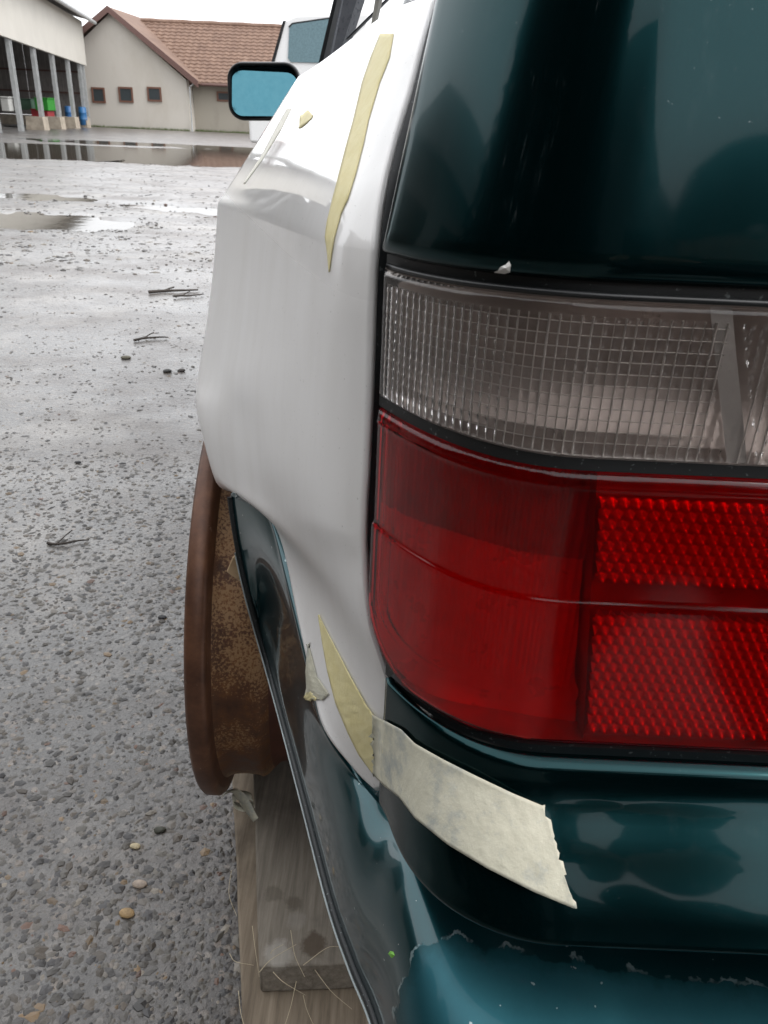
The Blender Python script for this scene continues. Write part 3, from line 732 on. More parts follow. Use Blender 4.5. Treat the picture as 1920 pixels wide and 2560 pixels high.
# retro reflector with rows of small studs
def studs(name, r0, r1):
    P_ = .0047; s0_, s1_ = 0, SR - .13; n = int(min(.14, s1_-s0_)/P_*6); S3 = [s0_ + k*P_/6 for k in range(n+1)]; R3 = sspace(r0, r1, int((r1-r0)/P_*6)); g = []
    for r in R3:
        row = []
        for s_ in S3:
            a = ((s_-s0_)/P_) % 1 - .5; b = ((r-r0)/P_) % 1 - .5; a2 = ((s_-s0_)/P_ + (.5 if int((r-r0)/P_) % 2 else 0)) % 1 - .5; q = a2*a2*1.3 + b*b
            row.append(rear(s_ + sdiv(r) + .002, r, -.0062 + .0040*max(0, 1 - q*4.6)))
        g.append(row)
    mb = MB(); mb.grid(g); o = mb.build(name, m_stud, light, True); return o
def stud_mat():
    m = M('red_stud_reflector'); m.set(base=(.72, .05, .05), rough=.18, metal=.35, coat=.3); return m.m
m_stud = stud_mat()
studs('retro_reflector', RMID + .007, RRT - .011); studs('retro_reflector', RBOT + .004, RMID - .006)
mb = MB(); mb.grid([[rear(s_, r, -.0055) for s_ in sspace(.25, SR, 6)] for r in sspace(RBOT+.004, RRT-.01, 6)]); mb.build('reflector', m_redr, light, True)
# black seals round the lamp 
mb = MB()
def strip(r0, r1, o0, s0=-.002, s1=SR): mb.grid([[rear(s_, r, o0) for s_ in sspace(s0, s1, 70)] for r in (r0, (r0+r1)/2, r1)])
strip(RT_ + .0005, -.0465, -.004); strip(RRT + .0003, RCB - .0003, -.003); strip(RBOT - .009, RBOT - .0004, -.005, .012)
mb.build('lamp_seal', m_rubber, light, True)
mb = MB(); mb.tube([rear(s_, RT_ + .0018, -.0012) for s_ in sspace(.004, SR, 80)], .0012, 6); mb.build('lamp_rim', m_black, light, True)

# ---- plain hatch skin to the right of the lamps
g = [[rear(s_, r, -.002) for s_ in sspace(SR + .003, 1.3, 24)] for r in sspace(-.25, -.05, 8)]
mb = MB(); mb.grid(g); solid(mb.build('hatch_panel', m_paint, car, True), .004)

# ---- rear panel under the lamp
RP0, RP1 = -.314, -.2515
PPROF = [(0, 0), (.02, .0045), (.045, .0066), (.2, .0092), (.3, .0145), (.5, .0270), (.75, .0400), (.95, .0490), (.985, .0490), (1, .0445)]
def panel_off(r):
    t = (RP1 - r)/(RP1 - RP0)
    for (a, p), (b, q) in zip(PPROF, PPROF[1:]):
        if t <= b: return lerp(p, q, (t-a)/(b-a))
    return PPROF[-1][1]
rs = [RP1 - (RP1-RP0)*t for t in ([k/100 for k in range(0, 7)] + [.085, .12, .16] + sspace(.2, .9, 13) + [.93, .95, .965, .98, .99, 1])]
rs = rs[::-1]
offs = [panel_off(r) for r in rs]
for _ in range(2): offs = [offs[0]] + [(offs[i-1] + 2*offs[i] + offs[i+1])/4 for i in range(1, len(offs)-1)] + [offs[-1]]
PLs = .020
g = []
for r, o_ in zip(rs, offs):
    row = []
    for k in range(131):
        s_ = lerp(PLs, 1.3, (k/130)**2.1); row.append(rear(s_, r - .020*smoothstep(.12, .0, s_)*((RP1-r)/(RP1-RP0)), o_*smoothstep(.014, .115, s_) + .0015*smoothstep(PLs, PLs + .004, s_)))
    g.append(row)
mb = MB(); mb.grid(g); panel = mb.build('rear_panel', m_paint, car, True); solid(panel, .004)
mb = MB(); mb.grid([[rear(s_, r, o) for s_ in sspace(.02, 1.3, 100)] for r, o in ((RP1 + .0002, -.003), (RP1 + .0035, -.0125))]); mb.build('panel_gap', m_rubber, car, True)

# ---- widened white fender: rows from the glass line down; right edge on the hatch gap, left edge on the flare
rows = [((938, -8), .47, (645, 165), .80), ((915, 70), .44, (625, 195), .79), ((885, 185), .405, (575, 275), .775), ((848, 310), .375, (525, 355), .76),
        ((815, 455), .348, (485, 418), .75), ((805, 538), .339, (470, 445), .747), ((804, 549), .3385, (469.6, 452), .7468), ((799, 640), .336, (464, 545), .742),
        ((796, 760), .335, (446, 700), .732), ((792, 900), .334, (428, 815), .722), ((787, 1020), .333, (423, 870), .720), ((783, 1090), .333, (441, 955), .695),
        ((782, 1142), .333, (461.5, 1029), .671), ((782, 1156), .333, (467, 1042), .662), ((783, 1215), .333, (520, 1068), .612), ((788, 1290), .332, (577, 1097), .553), ((797, 1350), .331, (606, 1165), .516),
        ((815, 1410), .33, (642, 1330), .45), ((835, 1475), .329, (673, 1470), .405), ((847, 1540), .328, (700, 1575), .38), ((847, 1600), .329, (765, 1662), .36), ((840, 1705), .337, (812, 1708), .346)]
TF = [0, .035, .09, .2, .36, .54, .72, .87, 1]
# outward bulge in metres for each row at TF
B0 = [0, .0055, .0085, .0090, .0070, .0040, .0015, .0003, 0]
Bu = [0, .0055, .0083, .0078, .0045, .0005, -.0015, -.0010, 0]
Bl = [0, .0055, .0085, .0088, .0055, .0010, .0035, .0060, 0]
Bl2 = [0, .0055, .0085, .0080, .0045, .0005, .0025, .0045, 0]
Bf = [0, .0035, .0055, .0070, .0080, .0080, .0065, .0030, 0]
Bt = [0, .0035, .0052, .0050, .0035, .0020, .0010, .0, 0]
Btip = [0, .002, .0035, .0035, .003, .002, .001, .0, 0]
Bc = [0, .0055, .0072, .0045, -.0010, -.0042, -.0042, -.0020, 0]
BUL = [B0, B0, B0, B0, B0, B0, B0, B0, B0, B0, Bl, Bl, Bl2, Bl2, Bf, Bf, Bt, Bt, Btip, Btip, Btip, Btip]
ctrl = []
for (R, yR, L, yL), bu in zip(rows, BUL):
    a, b = PY(*R, yR), PY(*L, yL); ch = b - a; nrm = Vector((-ch.y, ch.x, 0)); 
    if nrm.length > 1e-6: nrm.normalize()
    nrm = -nrm if nrm.x > 0 else nrm
    k = min(1.0, Vector((ch.x, ch.y)).length/.25)
    ctrl.append([a + ch*t + nrm*(q*k) for t, q in zip(TF, bu)])
G1 = net(ctrl, 6, 7, True)
nr_, nc_ = len(G1), len(G1[0])
for it in range(60):
    N_ = [r[:] for r in G1]
    for i in range(1, nr_-1):
        w = smoothstep(6*9, 6*14, i)*.5
        if w > 0:
            for j in range(1, nc_-1):
                wj = w*smoothstep(3, 12, j)
                if wj > 0: N_[i][j] = G1[i][j].lerp((G1[i-1][j] + G1[i+1][j] + G1[i][j-1] + G1[i][j+1])/4, wj)
    G1 = N_
ctrl2 = []
for i, rw in enumerate(ctrl[:11]):
    L = rw[-1]; prev = rw[-2]; d0 = (L - prev)
    inw = (.10 if i > 4 else .06)
    p1 = L + Vector((-.001, .07, .004)); p2 = L + Vector((.006, .16, .004)); p3 = L + Vector((.03, .30, 0)); p4 = L + Vector((.05, .55, -.0)); p5 = L + Vector((.055, .9, 0))
    ctrl2.append([L, p1, p2, p3, p4, p5])
# keep the arch open ahead of the wheel centre line too
G2 = net(ctrl2, 6, 6, True)
mb = MB(); mb.grid(G1); mb.grid([[p for p in r] for r in G2])
bm = bmesh.new(); me = bpy.data.meshes.new('fender'); me.from_pydata([tuple(p) for p in mb.v], [], mb.f); bm.from_mesh(me); bmesh.ops.remove_doubles(bm, verts=bm.verts, dist=1e-5); bmesh.ops.recalc_face_normals(bm, faces=bm.faces)
bm.faces.ensure_lookup_table()
if bm.faces[len(bm.faces)//3].normal.x > 0: bmesh.ops.reverse_faces(bm, faces=bm.faces)
bm.to_mesh(me); bm.free()
for p in me.polygons: p.use_smooth = True
fender = link_mesh('fender', me, m_white, car); solid(fender, .004); fender['label'] = 'white unpainted widened rear fender'
# rolled flange of the fender facing the lamp
edge = [r[0] for r in G1]
mb = MB(); mb.grid([[p, p + Vector((.0015, .012, 0)), p + Vector((-.004, .03, 0))] for p in edge]); mb.build('fender_flange', m_white, car, True)
# dark rubber strip in the gap between fender and lamp
mb = MB(); mb.grid([[p + Vector((.0016, .004, 0)), p + Vector((.007, .0045, 0)), p + Vector((.013, .014, 0))] for p in edge[:-6]]); mb.build('gap_seal', m_rubber, car, True)

# ---- bumper: lower edge b, upper inner edge t
st = [  # t (u, v, Y) , b (u, v, kind, value)
    ((520, 1070, .578), PY(499, 1070, .588)), ((570, 1090, .548), PY(507, 1130, .582)), ((598, 1150, .523), PY(520, 1205, .575)), ((622, 1250, .485), PY(540, 1290, .568)), ((642, 1340, .452), PZ(562, 1370, -.415)),
    ((675, 1480, .405), PZ(592, 1475, -.448)), ((703, 1585, .380), PZ(625, 1595, -.45)), ((765, 1672, .362), PZ(665, 1745, -.45)), ((815, 1718, .348), PZ(718, 1945, -.45)),
    ((855, 1760, .335), PZ(765, 2080, -.45)), ((905, 1852, .300), PZ(815, 2205, -.45)), ((1000, 1935, .281), Vector((.028, .205, H-.452))), ((1120, 1975, .276), Vector((.06, .168, H-.455))), ((1250, 1998, .274), Vector((.11, .148, H-.457))),
    ((1659, 2042, .272), Vector((.20, .136, H-.46)))]
secs = []
for t_, b in st:
    t = PY(*t_) if len(t_) == 3 else t_
    secs.append((t, b))
secs.append((Vector((.7, .275, H-.368)), Vector((.7, .135, H-.46)))); secs.append((Vector((1.3, .29, H-.368)), Vector((1.3, .15, H-.46))))
ctrl = []
for t, b in secs:
    row = [b + Vector((.012, .018, .006)), b + Vector((.003, .004, -.001))]
    for th in (0, 18, 36, 54, 70, 82, 90):
        c, s_ = math.cos(R_(th)), math.sin(R_(th)); e = 1.15
        p = Vector((lerp(b.x, t.x, 1-c), lerp(b.y, t.y, 1-c), lerp(b.z, t.z, s_**.72)))
        row.append(p)
    row.append(t + (t-b)*Vector((.15, .15, 0)) + Vector((.006, .012, .002)))
    ctrl.append(row)
G3 = net(ctrl, 8, 5)
mb = MB(); mb.grid(G3); bumper = mb.build('bumper', m_bumper, car, True); solid(bumper, .004, 1)
bot = upsample([b for t, b in secs], 8)
mb = MB(); mb.tube([p + Vector((-.0005, -.001, -.001)) for p in bot], .0026, 8); mb.build('edge_trim', m_rubber, bumper, True)
mb = MB(); mb.tube([p + Vector((-.0028, -.0035, -.0022)) for p in bot[14:]], .0007, 6); mb.build('edge_wire', plain('pale_edge_bead', (.30, .34, .34), .4), bumper, True)
mb = MB(); mb.grid([[p + Vector((.002, .004, -.001)), p + Vector((.016, .012, -.004)), p + Vector((.028, .03, -.008))] for p in bot]); mb.build('underside', m_dark, bumper, True)

# ---- inner arch, sill and the rest of the body so that the car is whole
mb = MB()
mb.box((.08, .62, .30), (1.35, 3.9, .72)); mb.build('underbody', m_dark, car)
mb = MB()     # inner wheel arch
mb.grid([[Vector((x, .80 + .28*math.cos(R_(a)), H - .52 + .28*math.sin(R_(a)))) for a in range(-10, 140, 10)] for x in (-.09, .12)]); mb.build('wheel_arch', m_dark, car, True)
side = []
for y, xb in ((1.25, -.115), (1.6, -.16), (2.2, -.20), (3.0, -.21), (3.8, -.17), (4.1, -.05)):
    side.append([Vector((xb + .03, y, .28)), Vector((xb - .012, y, .42)), Vector((xb - .02, y, .62)), Vector((xb - .008, y, .76)), Vector((xb + .03, y, H - .01)), Vector((xb + .05, y, H + .0))])
mb = MB(); mb.grid(net(side, 4, 4)); solid(mb.build('door_side', m_paint, car, True), .004)
# glasshouse: side glass leaning in, black pillars, roof
GA, GB = Vector((-.155, 2.35, H)), Vector((.018, .49, H + .03))
def glass(t, h, off=0):       # t from front to back, h height
    b = lerp(GA, GB, t); return Vector((b.x + .30*h + off*-.98, b.y + off*.1, b.z + h))
gm = M('side_glass'); gm.set(base=(.03, .04, .042), rough=.03, spec=.9, coat=1, metal=.1); m_sglass = gm.m
gp = M('sky_white_glass'); vv = gp.coord(); gp.set(base=gp.mix(gp.ramp(gp.noise(vv, 9, 5), [(.4, 0.), (.7, 1.)]), (.78, .79, .80), (.68, .72, .76)), rough=.12, coat=.8); m_skyglass = gp.m  # white base stands in for sky mirrored in the side glass
mb = MB(); mb.grid([[glass(t, h) for t in sspace(-.02, 1.06, 24)] for h in sspace(-.10, .46, 8)]); solid(mb.build('side_window', m_skyglass, car, True), .004)
def upright(name, pts, Y, mt, d):
    mb = MB(); mb.prism([PY(u, v, Y) for u, v in pts], Vector((d*.5, d, 0))); return mb.build(name, mt, car)
m_pgrey = plain('grey_pillar_film', (.13, .135, .15), .3, scale=80)
upright('window_pillar', [(685, 150), (694, 150), (700, 123), (728, 0), (741, -60), (733, -60), (720, 0), (691, 123)], 2.25, m_black, .03)
upright('window_pillar', [(705, 150), (707, 150), (739, 0), (752, -60), (750, -60), (737, 0)], 1.75, m_pgrey, .02)
upright('window_pillar', [(711, 150), (727, 140), (739, 100), (771, 0), (788, -60), (757, -60), (742, 0), (721, 105)], 1.35, m_pgrey, .02)
upright('window_seal', [(746, 86), (751, 80), (832, -1), (850, -20), (853, -18), (834, 1), (753, 82)], .85, m_black, .004)
upright('window_seal', [(800, 60), (807, 58), (820, 0), (832, -50), (822, -50), (810, 0)], .70, plain('grey_beige_strip', (.42, .40, .35), .5), .004)
mb = MB(); mb.grid(net([[glass(t, .44) + Vector((.0, 0, 0)), glass(t, .50) + Vector((.03, 0, 0)), glass(t, .54) + Vector((.2, 0, 0)), glass(t, .56) + Vector((.65, 0, 0)), glass(t, .54) + Vector((1.1, 0, 0))] for t in (-.1, .3, .7, 1.05)], 4, 4)); solid(mb.build('roof', m_paint, car, True), .005)

# ---- door mirror
MY = 2.30; mirror = empty('door_mirror', PY(565, 198, MY), car)
def rrect(w, h, r, n=8):
    out = []
    for cx, cy, a0 in ((w/2-r, h/2-r, 0), (-w/2+r, h/2-r, 90), (-w/2+r, -h/2+r, 180), (w/2-r, -h/2+r, 270)):
        for k in range(n+1): a = R_(a0 + 90*k/n); out.append((cx + r*math.cos(a), cy + r*math.sin(a)))
    return out
mc = PY(570, 198, MY)
def mpt(x, z, y): return mc + Vector((x + .13*y*0, y, z - x*-.035 + x*x*.0))
ringsm = []
for (w, h, r, y) in ((.166, .115, .030, .026), (.168, .117, .030, -.004), (.176, .125, .034, -.009), (.184, .132, .038, -.003), (.187, .135, .040, .012), (.184, .130, .04, .04), (.16, .11, .04, .07), (.10, .07, .03, .09), (.01, .01, .004, .095)):
    ringsm.append([mpt(x, z, y) for x, z in rrect(w, h, r)])
mb = MB(); mb.grid(ringsm, True); mb.build('housing', m_black, mirror, True)
mg = M('blue_mirror_glass'); vv = mg.coord(); mg.set(base=mg.mix(mg.ramp(mg.noise(vv, 60, 5, .7), [(.35, 0.), (.75, 1.)]), (.060, .165, .205), (.072, .185, .225)), metal=1, rough=.03); mb = MB()
ring = [mpt(x, z, .004 + z*.27 + x*.07) for x, z in rrect(.163, .112, .029)]; mb.add(ring, [tuple(range(len(ring)))]); mb.build('mirror_glass', mg.m, mirror)
mb = MB(); mb.prism([mc + Vector(p) for p in ((.05, .02, -.03), (.05, .08, -.03), (.22, .12, -.07), (.22, .03, -.07))], (0, 0, .05)); mb.build('mirror_arm', m_black, mirror)

# ---- rear wheel: bare rusty rim with camber
wc = Vector((-.195, .825, H - .535)); CAMB = R_(.8)
wheel = empty('wheel', wc, car)
prof = [(.004, .205), (.000, .226), (.0015, .2365), (.005, .2395), (.0175, .2395), (.021, .2365), (.0225, .230), (.024, .2195), (.030, .2155), (.045, .214), (.060, .2145), (.066, .2165), (.071, .2135), (.078, .205), (.085, .199), (.100, .197), (.150, .197), (.158, .200), (.166, .207), (.185, .212), (.205, .214), (.212, .222), (.216, .236), (.222, .238), (.226, .230), (.220, .214), (.2, .207), (.16, .192), (.09, .19), (.06, .205), (.03, .208)]
def wp(a, r, th):
    x, y, z = a, r*math.cos(th), r*math.sin(th)
    return wc + Vector((x*math.cos(CAMB) + z*math.sin(CAMB) - .05*y, y, -x*math.sin(CAMB) + z*math.cos(CAMB)))
NW = 128
def lathe(pr): mb = MB(); mb.grid([[wp(a, r, 2*math.pi*k/NW) for k in range(NW)] for a, r in pr], True); return mb
lathe(prof[:8]).build('rim_lip', m_rust3, wheel, True); lathe(prof[7:14]).build('bead_seat', m_rust, wheel, True); lathe(prof[13:]).build('rim_barrel', m_rust2, wheel, True)
lathe([(.06, .205), (.05, .17), (.035, .14), (.03, .10), (.045, .075), (.05, .03), (.05, .002)]).build('rim_disc', m_rust, wheel, True)

# ---------------------------------------------------------------- planks under the wheel
def plank(name, corners, z1, thick, mat, label, seed):
    rnd = random.Random(seed); mb = MB(); (a, b, c, d) = corners      # a near-left, b near-right, c far-right, d far-left (xy)
    n, k = 26, 6; top = []; 
    for i in range(n+1):
        t = i/n; l = [lerp(a[0], d[0], t), lerp(a[1], d[1], t)]; r = [lerp(b[0], c[0], t), lerp(b[1], c[1], t)]; jl = .0016*fbm(i*.5+seed, 0, 1); jr = .0016*fbm(i*.5, seed, 1)
        top.append([Vector((lerp(l[0]+jl, r[0]+jr, j/k), lerp(l[1], r[1], j/k) + (.002*fbm(j*1.7, seed, 1) if i == 0 else 0), z1 + .0012*fbm(i*.8, j*.9+seed, 1))) for j in range(k+1)])
    bt = [[p - Vector((0, 0, thick)) for p in r] for r in top]
    o = slab(top, bt, name, mat, None); bevel(o, .0025, 2, 50); tag(o, label, 'plank', 'planks under the wheel'); return o
G0 = -.875
a = PZ(561, 2088, -.78); d = PZ(549, 1690, -.78); b = PZ(757, 2083, -.78)
sd_ = (d - a).normalized(); L_ = 1.0
spots = [(*PZ(590, 1930, -.78), .012, .55, (.10, .085, .065)), (*PZ(635, 1950, -.78), .011, .6, (.09, .075, .055)), (*PZ(678, 2040, -.78), .016, .8, (.075, .055, .038)), (*PZ(600, 2062, -.78), .018, .35, (.50, .48, .44)), (*PZ(640, 1990, -.78), .013, .12, (.5, .48, .44))]
m_wood1 = wood('weathered_plank', (.125, .108, .088), (.205, .18, .148), (.29, .255, .21), 'Y', spots)
m_wood2 = wood('tan_plank', (.115, .09, .065), (.20, .16, .118), (.27, .22, .165), 'Y')
plank('plank', ((a.x, a.y), (a.x + .145, a.y + .012), (a.x + .145 + sd_.x*L_, a.y + sd_.y*L_), (a.x + sd_.x*L_, a.y + sd_.y*L_)), H - .78, .043, m_wood1, 'grey weathered plank lying on top, directly under the rusty rim', 2)
a2 = PZ(526, 2300, -.825); d2 = PZ(506, 1760, -.825); s2 = (d2 - a2).normalized()
plank('plank', ((a2.x - s2.x*.25, a2.y - s2.y*.25), (a2.x + .20 - s2.x*.25, a2.y - s2.y*.25), (a2.x + .2 + s2.x*1.1, a2.y + s2.y*1.1), (a2.x + s2.x*1.1, a2.y + s2.y*1.1)), H - .8242, .0505, m_wood2, 'wider tan plank lying on the ground beneath the grey one', 5)
# wedge of fresh wood behind the bumper end
q0 = PY(488, 1236, .60); mb = MB(); mb.prism([q0, PY(518, 1258, .60), PY(520, 1216, .60), PY(502, 1203, .60)], (.012, .05, -.004))
o = mb.build('wood_wedge', wood('fresh_pine', (.42, .28, .16), (.52, .37, .22), (.58, .42, .27), 'X')); bevel(o, .001, 1); tag(o, 'small pale wooden wedge jammed between bumper end and rim', 'wedge')

# ---------------------------------------------------------------- tapes stuck to the car
dg = bpy.context.evaluated_depsgraph_get()
def bvh_of(objs):
    V = []; Fs = []
    for o in objs:
        m = o.matrix_world; k = len(V); V += [m @ v.co for v in o.data.vertices]; Fs += [tuple(i+k for i in p.vertices) for p in o.data.polygons]
    return BVHTree.FromPolygons(V, Fs)
bpy.context.view_layer.update()
BV = bvh_of([fender, bumper, panel])
BVF = bvh_of([fender])
def tape(name, left, right, mat, label, n=60, k=10, off=.0011, wr=.0005, tree=None, smooth_d=0, torn=0, seed=1, thick=.0003, ws=90):
    tree = tree or BV; D = []; last = None
    for i in range(n+1):
        l, r = poly_at(left, i/n), poly_at(right, i/n); row = []
        for j in range(k+1):
            f = j/k; u, v = lerp(l[0], r[0], f), lerp(l[1], r[1], f)
            if torn and (i == 0 or i == n): u += torn*fbm(j*1.9, seed*3.1 + i, 1); v += torn*fbm(j*2.3, seed*5.3 + i, 1)
            d = ray(u, v).normalized(); hit = tree.ray_cast(CAM, d)
            dist = hit[3] if hit[0] is not None else None
            row.append([d, dist])
        D.append(row)
    for j in range(k+1):          # fill misses from neighbours
        known = [(i, D[i][j][1]) for i in range(n+1) if D[i][j][1] is not None]
        for i in range(n+1):
            if D[i][j][1] is None: D[i][j][1] = min(known, key=lambda t: abs(t[0]-i))[1] if known else .4
    for _ in range(smooth_d):
        N = [[sum(D[min(max(i+a, 0), n)][j][1] for a in (-1, 0, 1))/3 for j in range(k+1)] for i in range(n+1)]
        for i in range(n+1):
            for j in range(k+1): D[i][j][1] = min(N[i][j], D[i][j][1])
    g = [[CAM + D[i][j][0]*(D[i][j][1] - off - wr*(.6 + fbm(i*ws/n*.35 + seed, j*.5, 1, 2))) for j in range(k+1)] for i in range(n+1)]
    mb = MB(); mb.grid(g); o = mb.build(name, mat, None, True); solid(o, thick, 0); tag(o, label, 'tape'); return o
tape('masking_tape', [(821, 73), (800, 125), (782, 178), (763, 259), (747, 317), (732, 376), (718, 430), (706, 480), (702, 512), (707, 550), (710, 587)],
     [(850, 73), (841, 125), (820, 178), (796, 259), (784, 314), (768, 376), (751, 430), (736, 462), (722, 515), (716, 550), (711, 588)], m_tapey, 'long yellow masking tape strip running down the upper white fender', off=.001, wr=.0002, k=6, tree=BVF, seed=3)
tape('masking_tape', FULL([(795, 1538), (806, 1610), (818, 1677), (838, 1757), (869, 1832), (897, 1888), (933, 1936)]), FULL([(797, 1538), (834, 1610), (877, 1693), (915, 1762), (940, 1797), (958, 1860), (950, 1945)]),
     m_tapey, 'crumpled yellow masking tape on the lower tip of the white fender', off=.0016, wr=.0009, k=14, smooth_d=4, seed=8, torn=2, ws=120)
tape('crepe_tape', FULL([(928, 1786), (962, 1802), (1002, 1823), (1037, 1859), (1110, 1900), (1182, 1936), (1279, 1982), (1361, 2016)]),
     FULL([(934, 1938), (962, 1966), (999, 1994), (1037, 2045), (1120, 2112), (1220, 2172), (1335, 2230), (1442, 2274)]), m_tapeb, 'wide beige crepe tape bridging the fender tip and the rear panel', n=90, k=22, off=.0026, wr=.0002, smooth_d=8, torn=9, seed=4, ws=70)
tape('masking_tape', FULL([(752, 290), (770, 275), (782, 288)]), FULL([(748, 322), (765, 310), (775, 300)]), m_tapey, 'short torn yellow tape scrap high on the white fender', n=14, k=4, wr=.002, tree=BVF, torn=5, seed=11)
tape('masking_tape', FULL([(718, 270), (690, 320), (650, 395), (608, 458)]), FULL([(728, 272), (702, 325), (656, 400), (612, 460)]), m_tapew, 'thin pale tape sliver near the flare shoulder', n=40, k=3, wr=.0004, tree=BVF, seed=12)
tape('masking_tape', FULL([(768, 1610), (764, 1680), (766, 1720), (760, 1745)]), FULL([(772, 1612), (792, 1690), (822, 1735), (806, 1752)]), m_tapeb, 'torn grey tape remnant where fender meets bumper side', n=30, k=8, wr=.0012, torn=7, seed=13)
tape('masking_tape', FULL([(758, 1742), (764, 1750), (775, 1752)]), FULL([(772, 1725), (782, 1735), (792, 1748)]), m_tapey, 'tiny frayed yellow tape end below the grey remnant', n=12, k=5, wr=.003, torn=9, seed=14)
# loose curl of tape under the rim
mb = MB(); pth = [PY(478, 1722, .70), PY(498, 1712, .69), PY(510, 1722, .685), PY(522, 1740, .68), PY(534, 1758, .675), PY(547, 1776, .672)]
pth = upsample(pth, 5); mb.grid([[p, p + Vector((.006, .002, .009 - .004*math.sin(i*.3)))] for i, p in enumerate(pth)]); o = mb.build('tape_curl', m_tapeb, None, True); solid(o, .0004, 0); tag(o, 'loose curled beige tape hanging under the rusty rim', 'tape')
mb = MB(); cc = PY(524, 1722, .70); mb.grid([[cc + Vector((.013*math.cos(a*.3), 0, .011*math.sin(a*.3))), cc + Vector((.013*math.cos(a*.3)+.004, -.012, .011*math.sin(a*.3)))] for a in range(2, 21)]); o = mb.build('tape_curl', m_tapeb, None, True); solid(o, .0004, 0); tag(o, 'rolled loop of beige tape between rim and plank', 'tape')

# ---------------------------------------------------------------- small loose things
m_straw = plain('dry_straw', (.45, .38, .26), .7)
STRAW_L = ['dry stem sticking out over the ground from the plank edge', 'short stem over the pale patch of the top plank', 'upright stem reaching across the top plank end', 'long slanting stem over the pale patch near the plank corner', 'curved stem falling over the left part of the end grain',
    'long curved stem on the lower plank, right of the middle', 'stem bowing left on the lower plank', 'stem at the left edge of the lower plank', 'straight stem slanting right over the end grain', 'stem crossing the dark stain on the top plank', 'stem lying in the step between the two planks', 'fine stem standing at the outer edge of the lower plank']
straws = [((496, 2060), (548, 2085), -.80), ((585, 2060), (612, 2040), -.777), ((628, 2010), (658, 2110), -.776), ((560, 2100), (640, 2040), -.777), ((590, 2100), (660, 2150), -.776), ((655, 2150), (700, 2260), -.80), ((640, 2120), (610, 2230), -.80), ((515, 2140), (545, 2260), -.82), ((680, 2095), (760, 2180), -.79), ((655, 2085), (735, 2045), -.777), ((545, 2000), (560, 2110), -.80), ((500, 1880), (512, 1980), -.83)]
for i, (p, q, r) in enumerate(straws):
    A, B = PZ(*p, r + .003), PZ(*q, r + .001); mid = (A+B)/2 + Vector((random.uniform(-.006, .006), random.uniform(-.006, .006), .004))
    mb = MB(); mb.tube(upsample([A, mid, B], 6), lambda t: .0004*(1-.5*t), 5); tag(mb.build('straw', m_straw), STRAW_L[i], 'straw', 'dry stems on the planks')
m_twig = plain('dark_twig', (.05, .04, .033), .8)
def on_ground(u, v):
    d = ray(u, v); lo, hi = .3, 60.
    for _ in range(50):
        m_ = (lo+hi)/2; q = CAM + d*(m_/d.y)
        if q.z > slope(m_): lo = m_
        else: hi = m_
    q.z = ground_z(q.x, q.y); return q
for (p, q, rad, lab) in [((322, 634), (428, 630), .008, 'dark twig lying farthest away beside the white flare'), ((375, 645), (440, 640), .005, 'thin twig just nearer than the dark twig'), ((290, 738), (365, 732), .005, 'thin grey twig in the middle of the yard'), ((104, 1174), (190, 1177), .003, 'short brown twig on the near asphalt left of the rim')]:
    A, B = on_ground(*p), on_ground(*q); pts = [lerp(A, B, t) + Vector((0, random.uniform(-.01, .01), rad*1.1 + random.uniform(0, .004))) for t in (0, .25, .5, .75, 1)]
    mb = MB(); mb.tube(upsample(pts, 4), lambda t: rad*(1.1-.6*t), 7)
    c = pts[1]; mb.tube([c, c + (B-A)*.12 + Vector((0, .03, .006)), c + (B-A)*.2 + Vector((0, .05, .008))], rad*.5, 5)
    tag(mb.build('twig', m_twig, None, True), lab, 'twig')
for (u, v, s, c, lab) in [(361, 806, .020, (.035, .033, .032), 'dark pebble left of its twin beside the white flare'), (392, 803, .018, (.06, .05, .045), 'brownish pebble nearest the white flare'), (272, 776, .022, (.10, .09, .06), 'tan lump of dirt on the pale wet asphalt'), (168, 999, .010, (.02, .02, .02), 'small black pebble alone on the left asphalt'), (350, 1335, .0095, (.02, .02, .021), 'black pebble just left of the rusty rim'), (345, 1795, .010, (.035, .035, .022), 'dark mossy pebble near the rim bottom'), (275, 1975, .0115, (.30, .20, .095), 'largest ochre stone on the near asphalt'), (302, 1912, .011, (.30, .24, .19), 'pale triangular pinkish stone above the ochre stone'), (292, 1830, .008, (.42, .35, .22), 'cream coloured chip of stone near the rim')]:
    p = on_ground(u, v); vs, fs = stone_proto(int(u)); mb = MB(); mb.add([p + Vector((q.x*s*1.2, q.y*s*.8, q.z*s*.5 + s*.2)) for q in vs], fs)
    o = mb.build('pebble', plain('pebble_stone', c, .6, scale=150, var=.3)); sb = o.modifiers.new('round', 'SUBSURF'); sb.levels = sb.render_levels = 1; tag(o, lab, 'pebble')
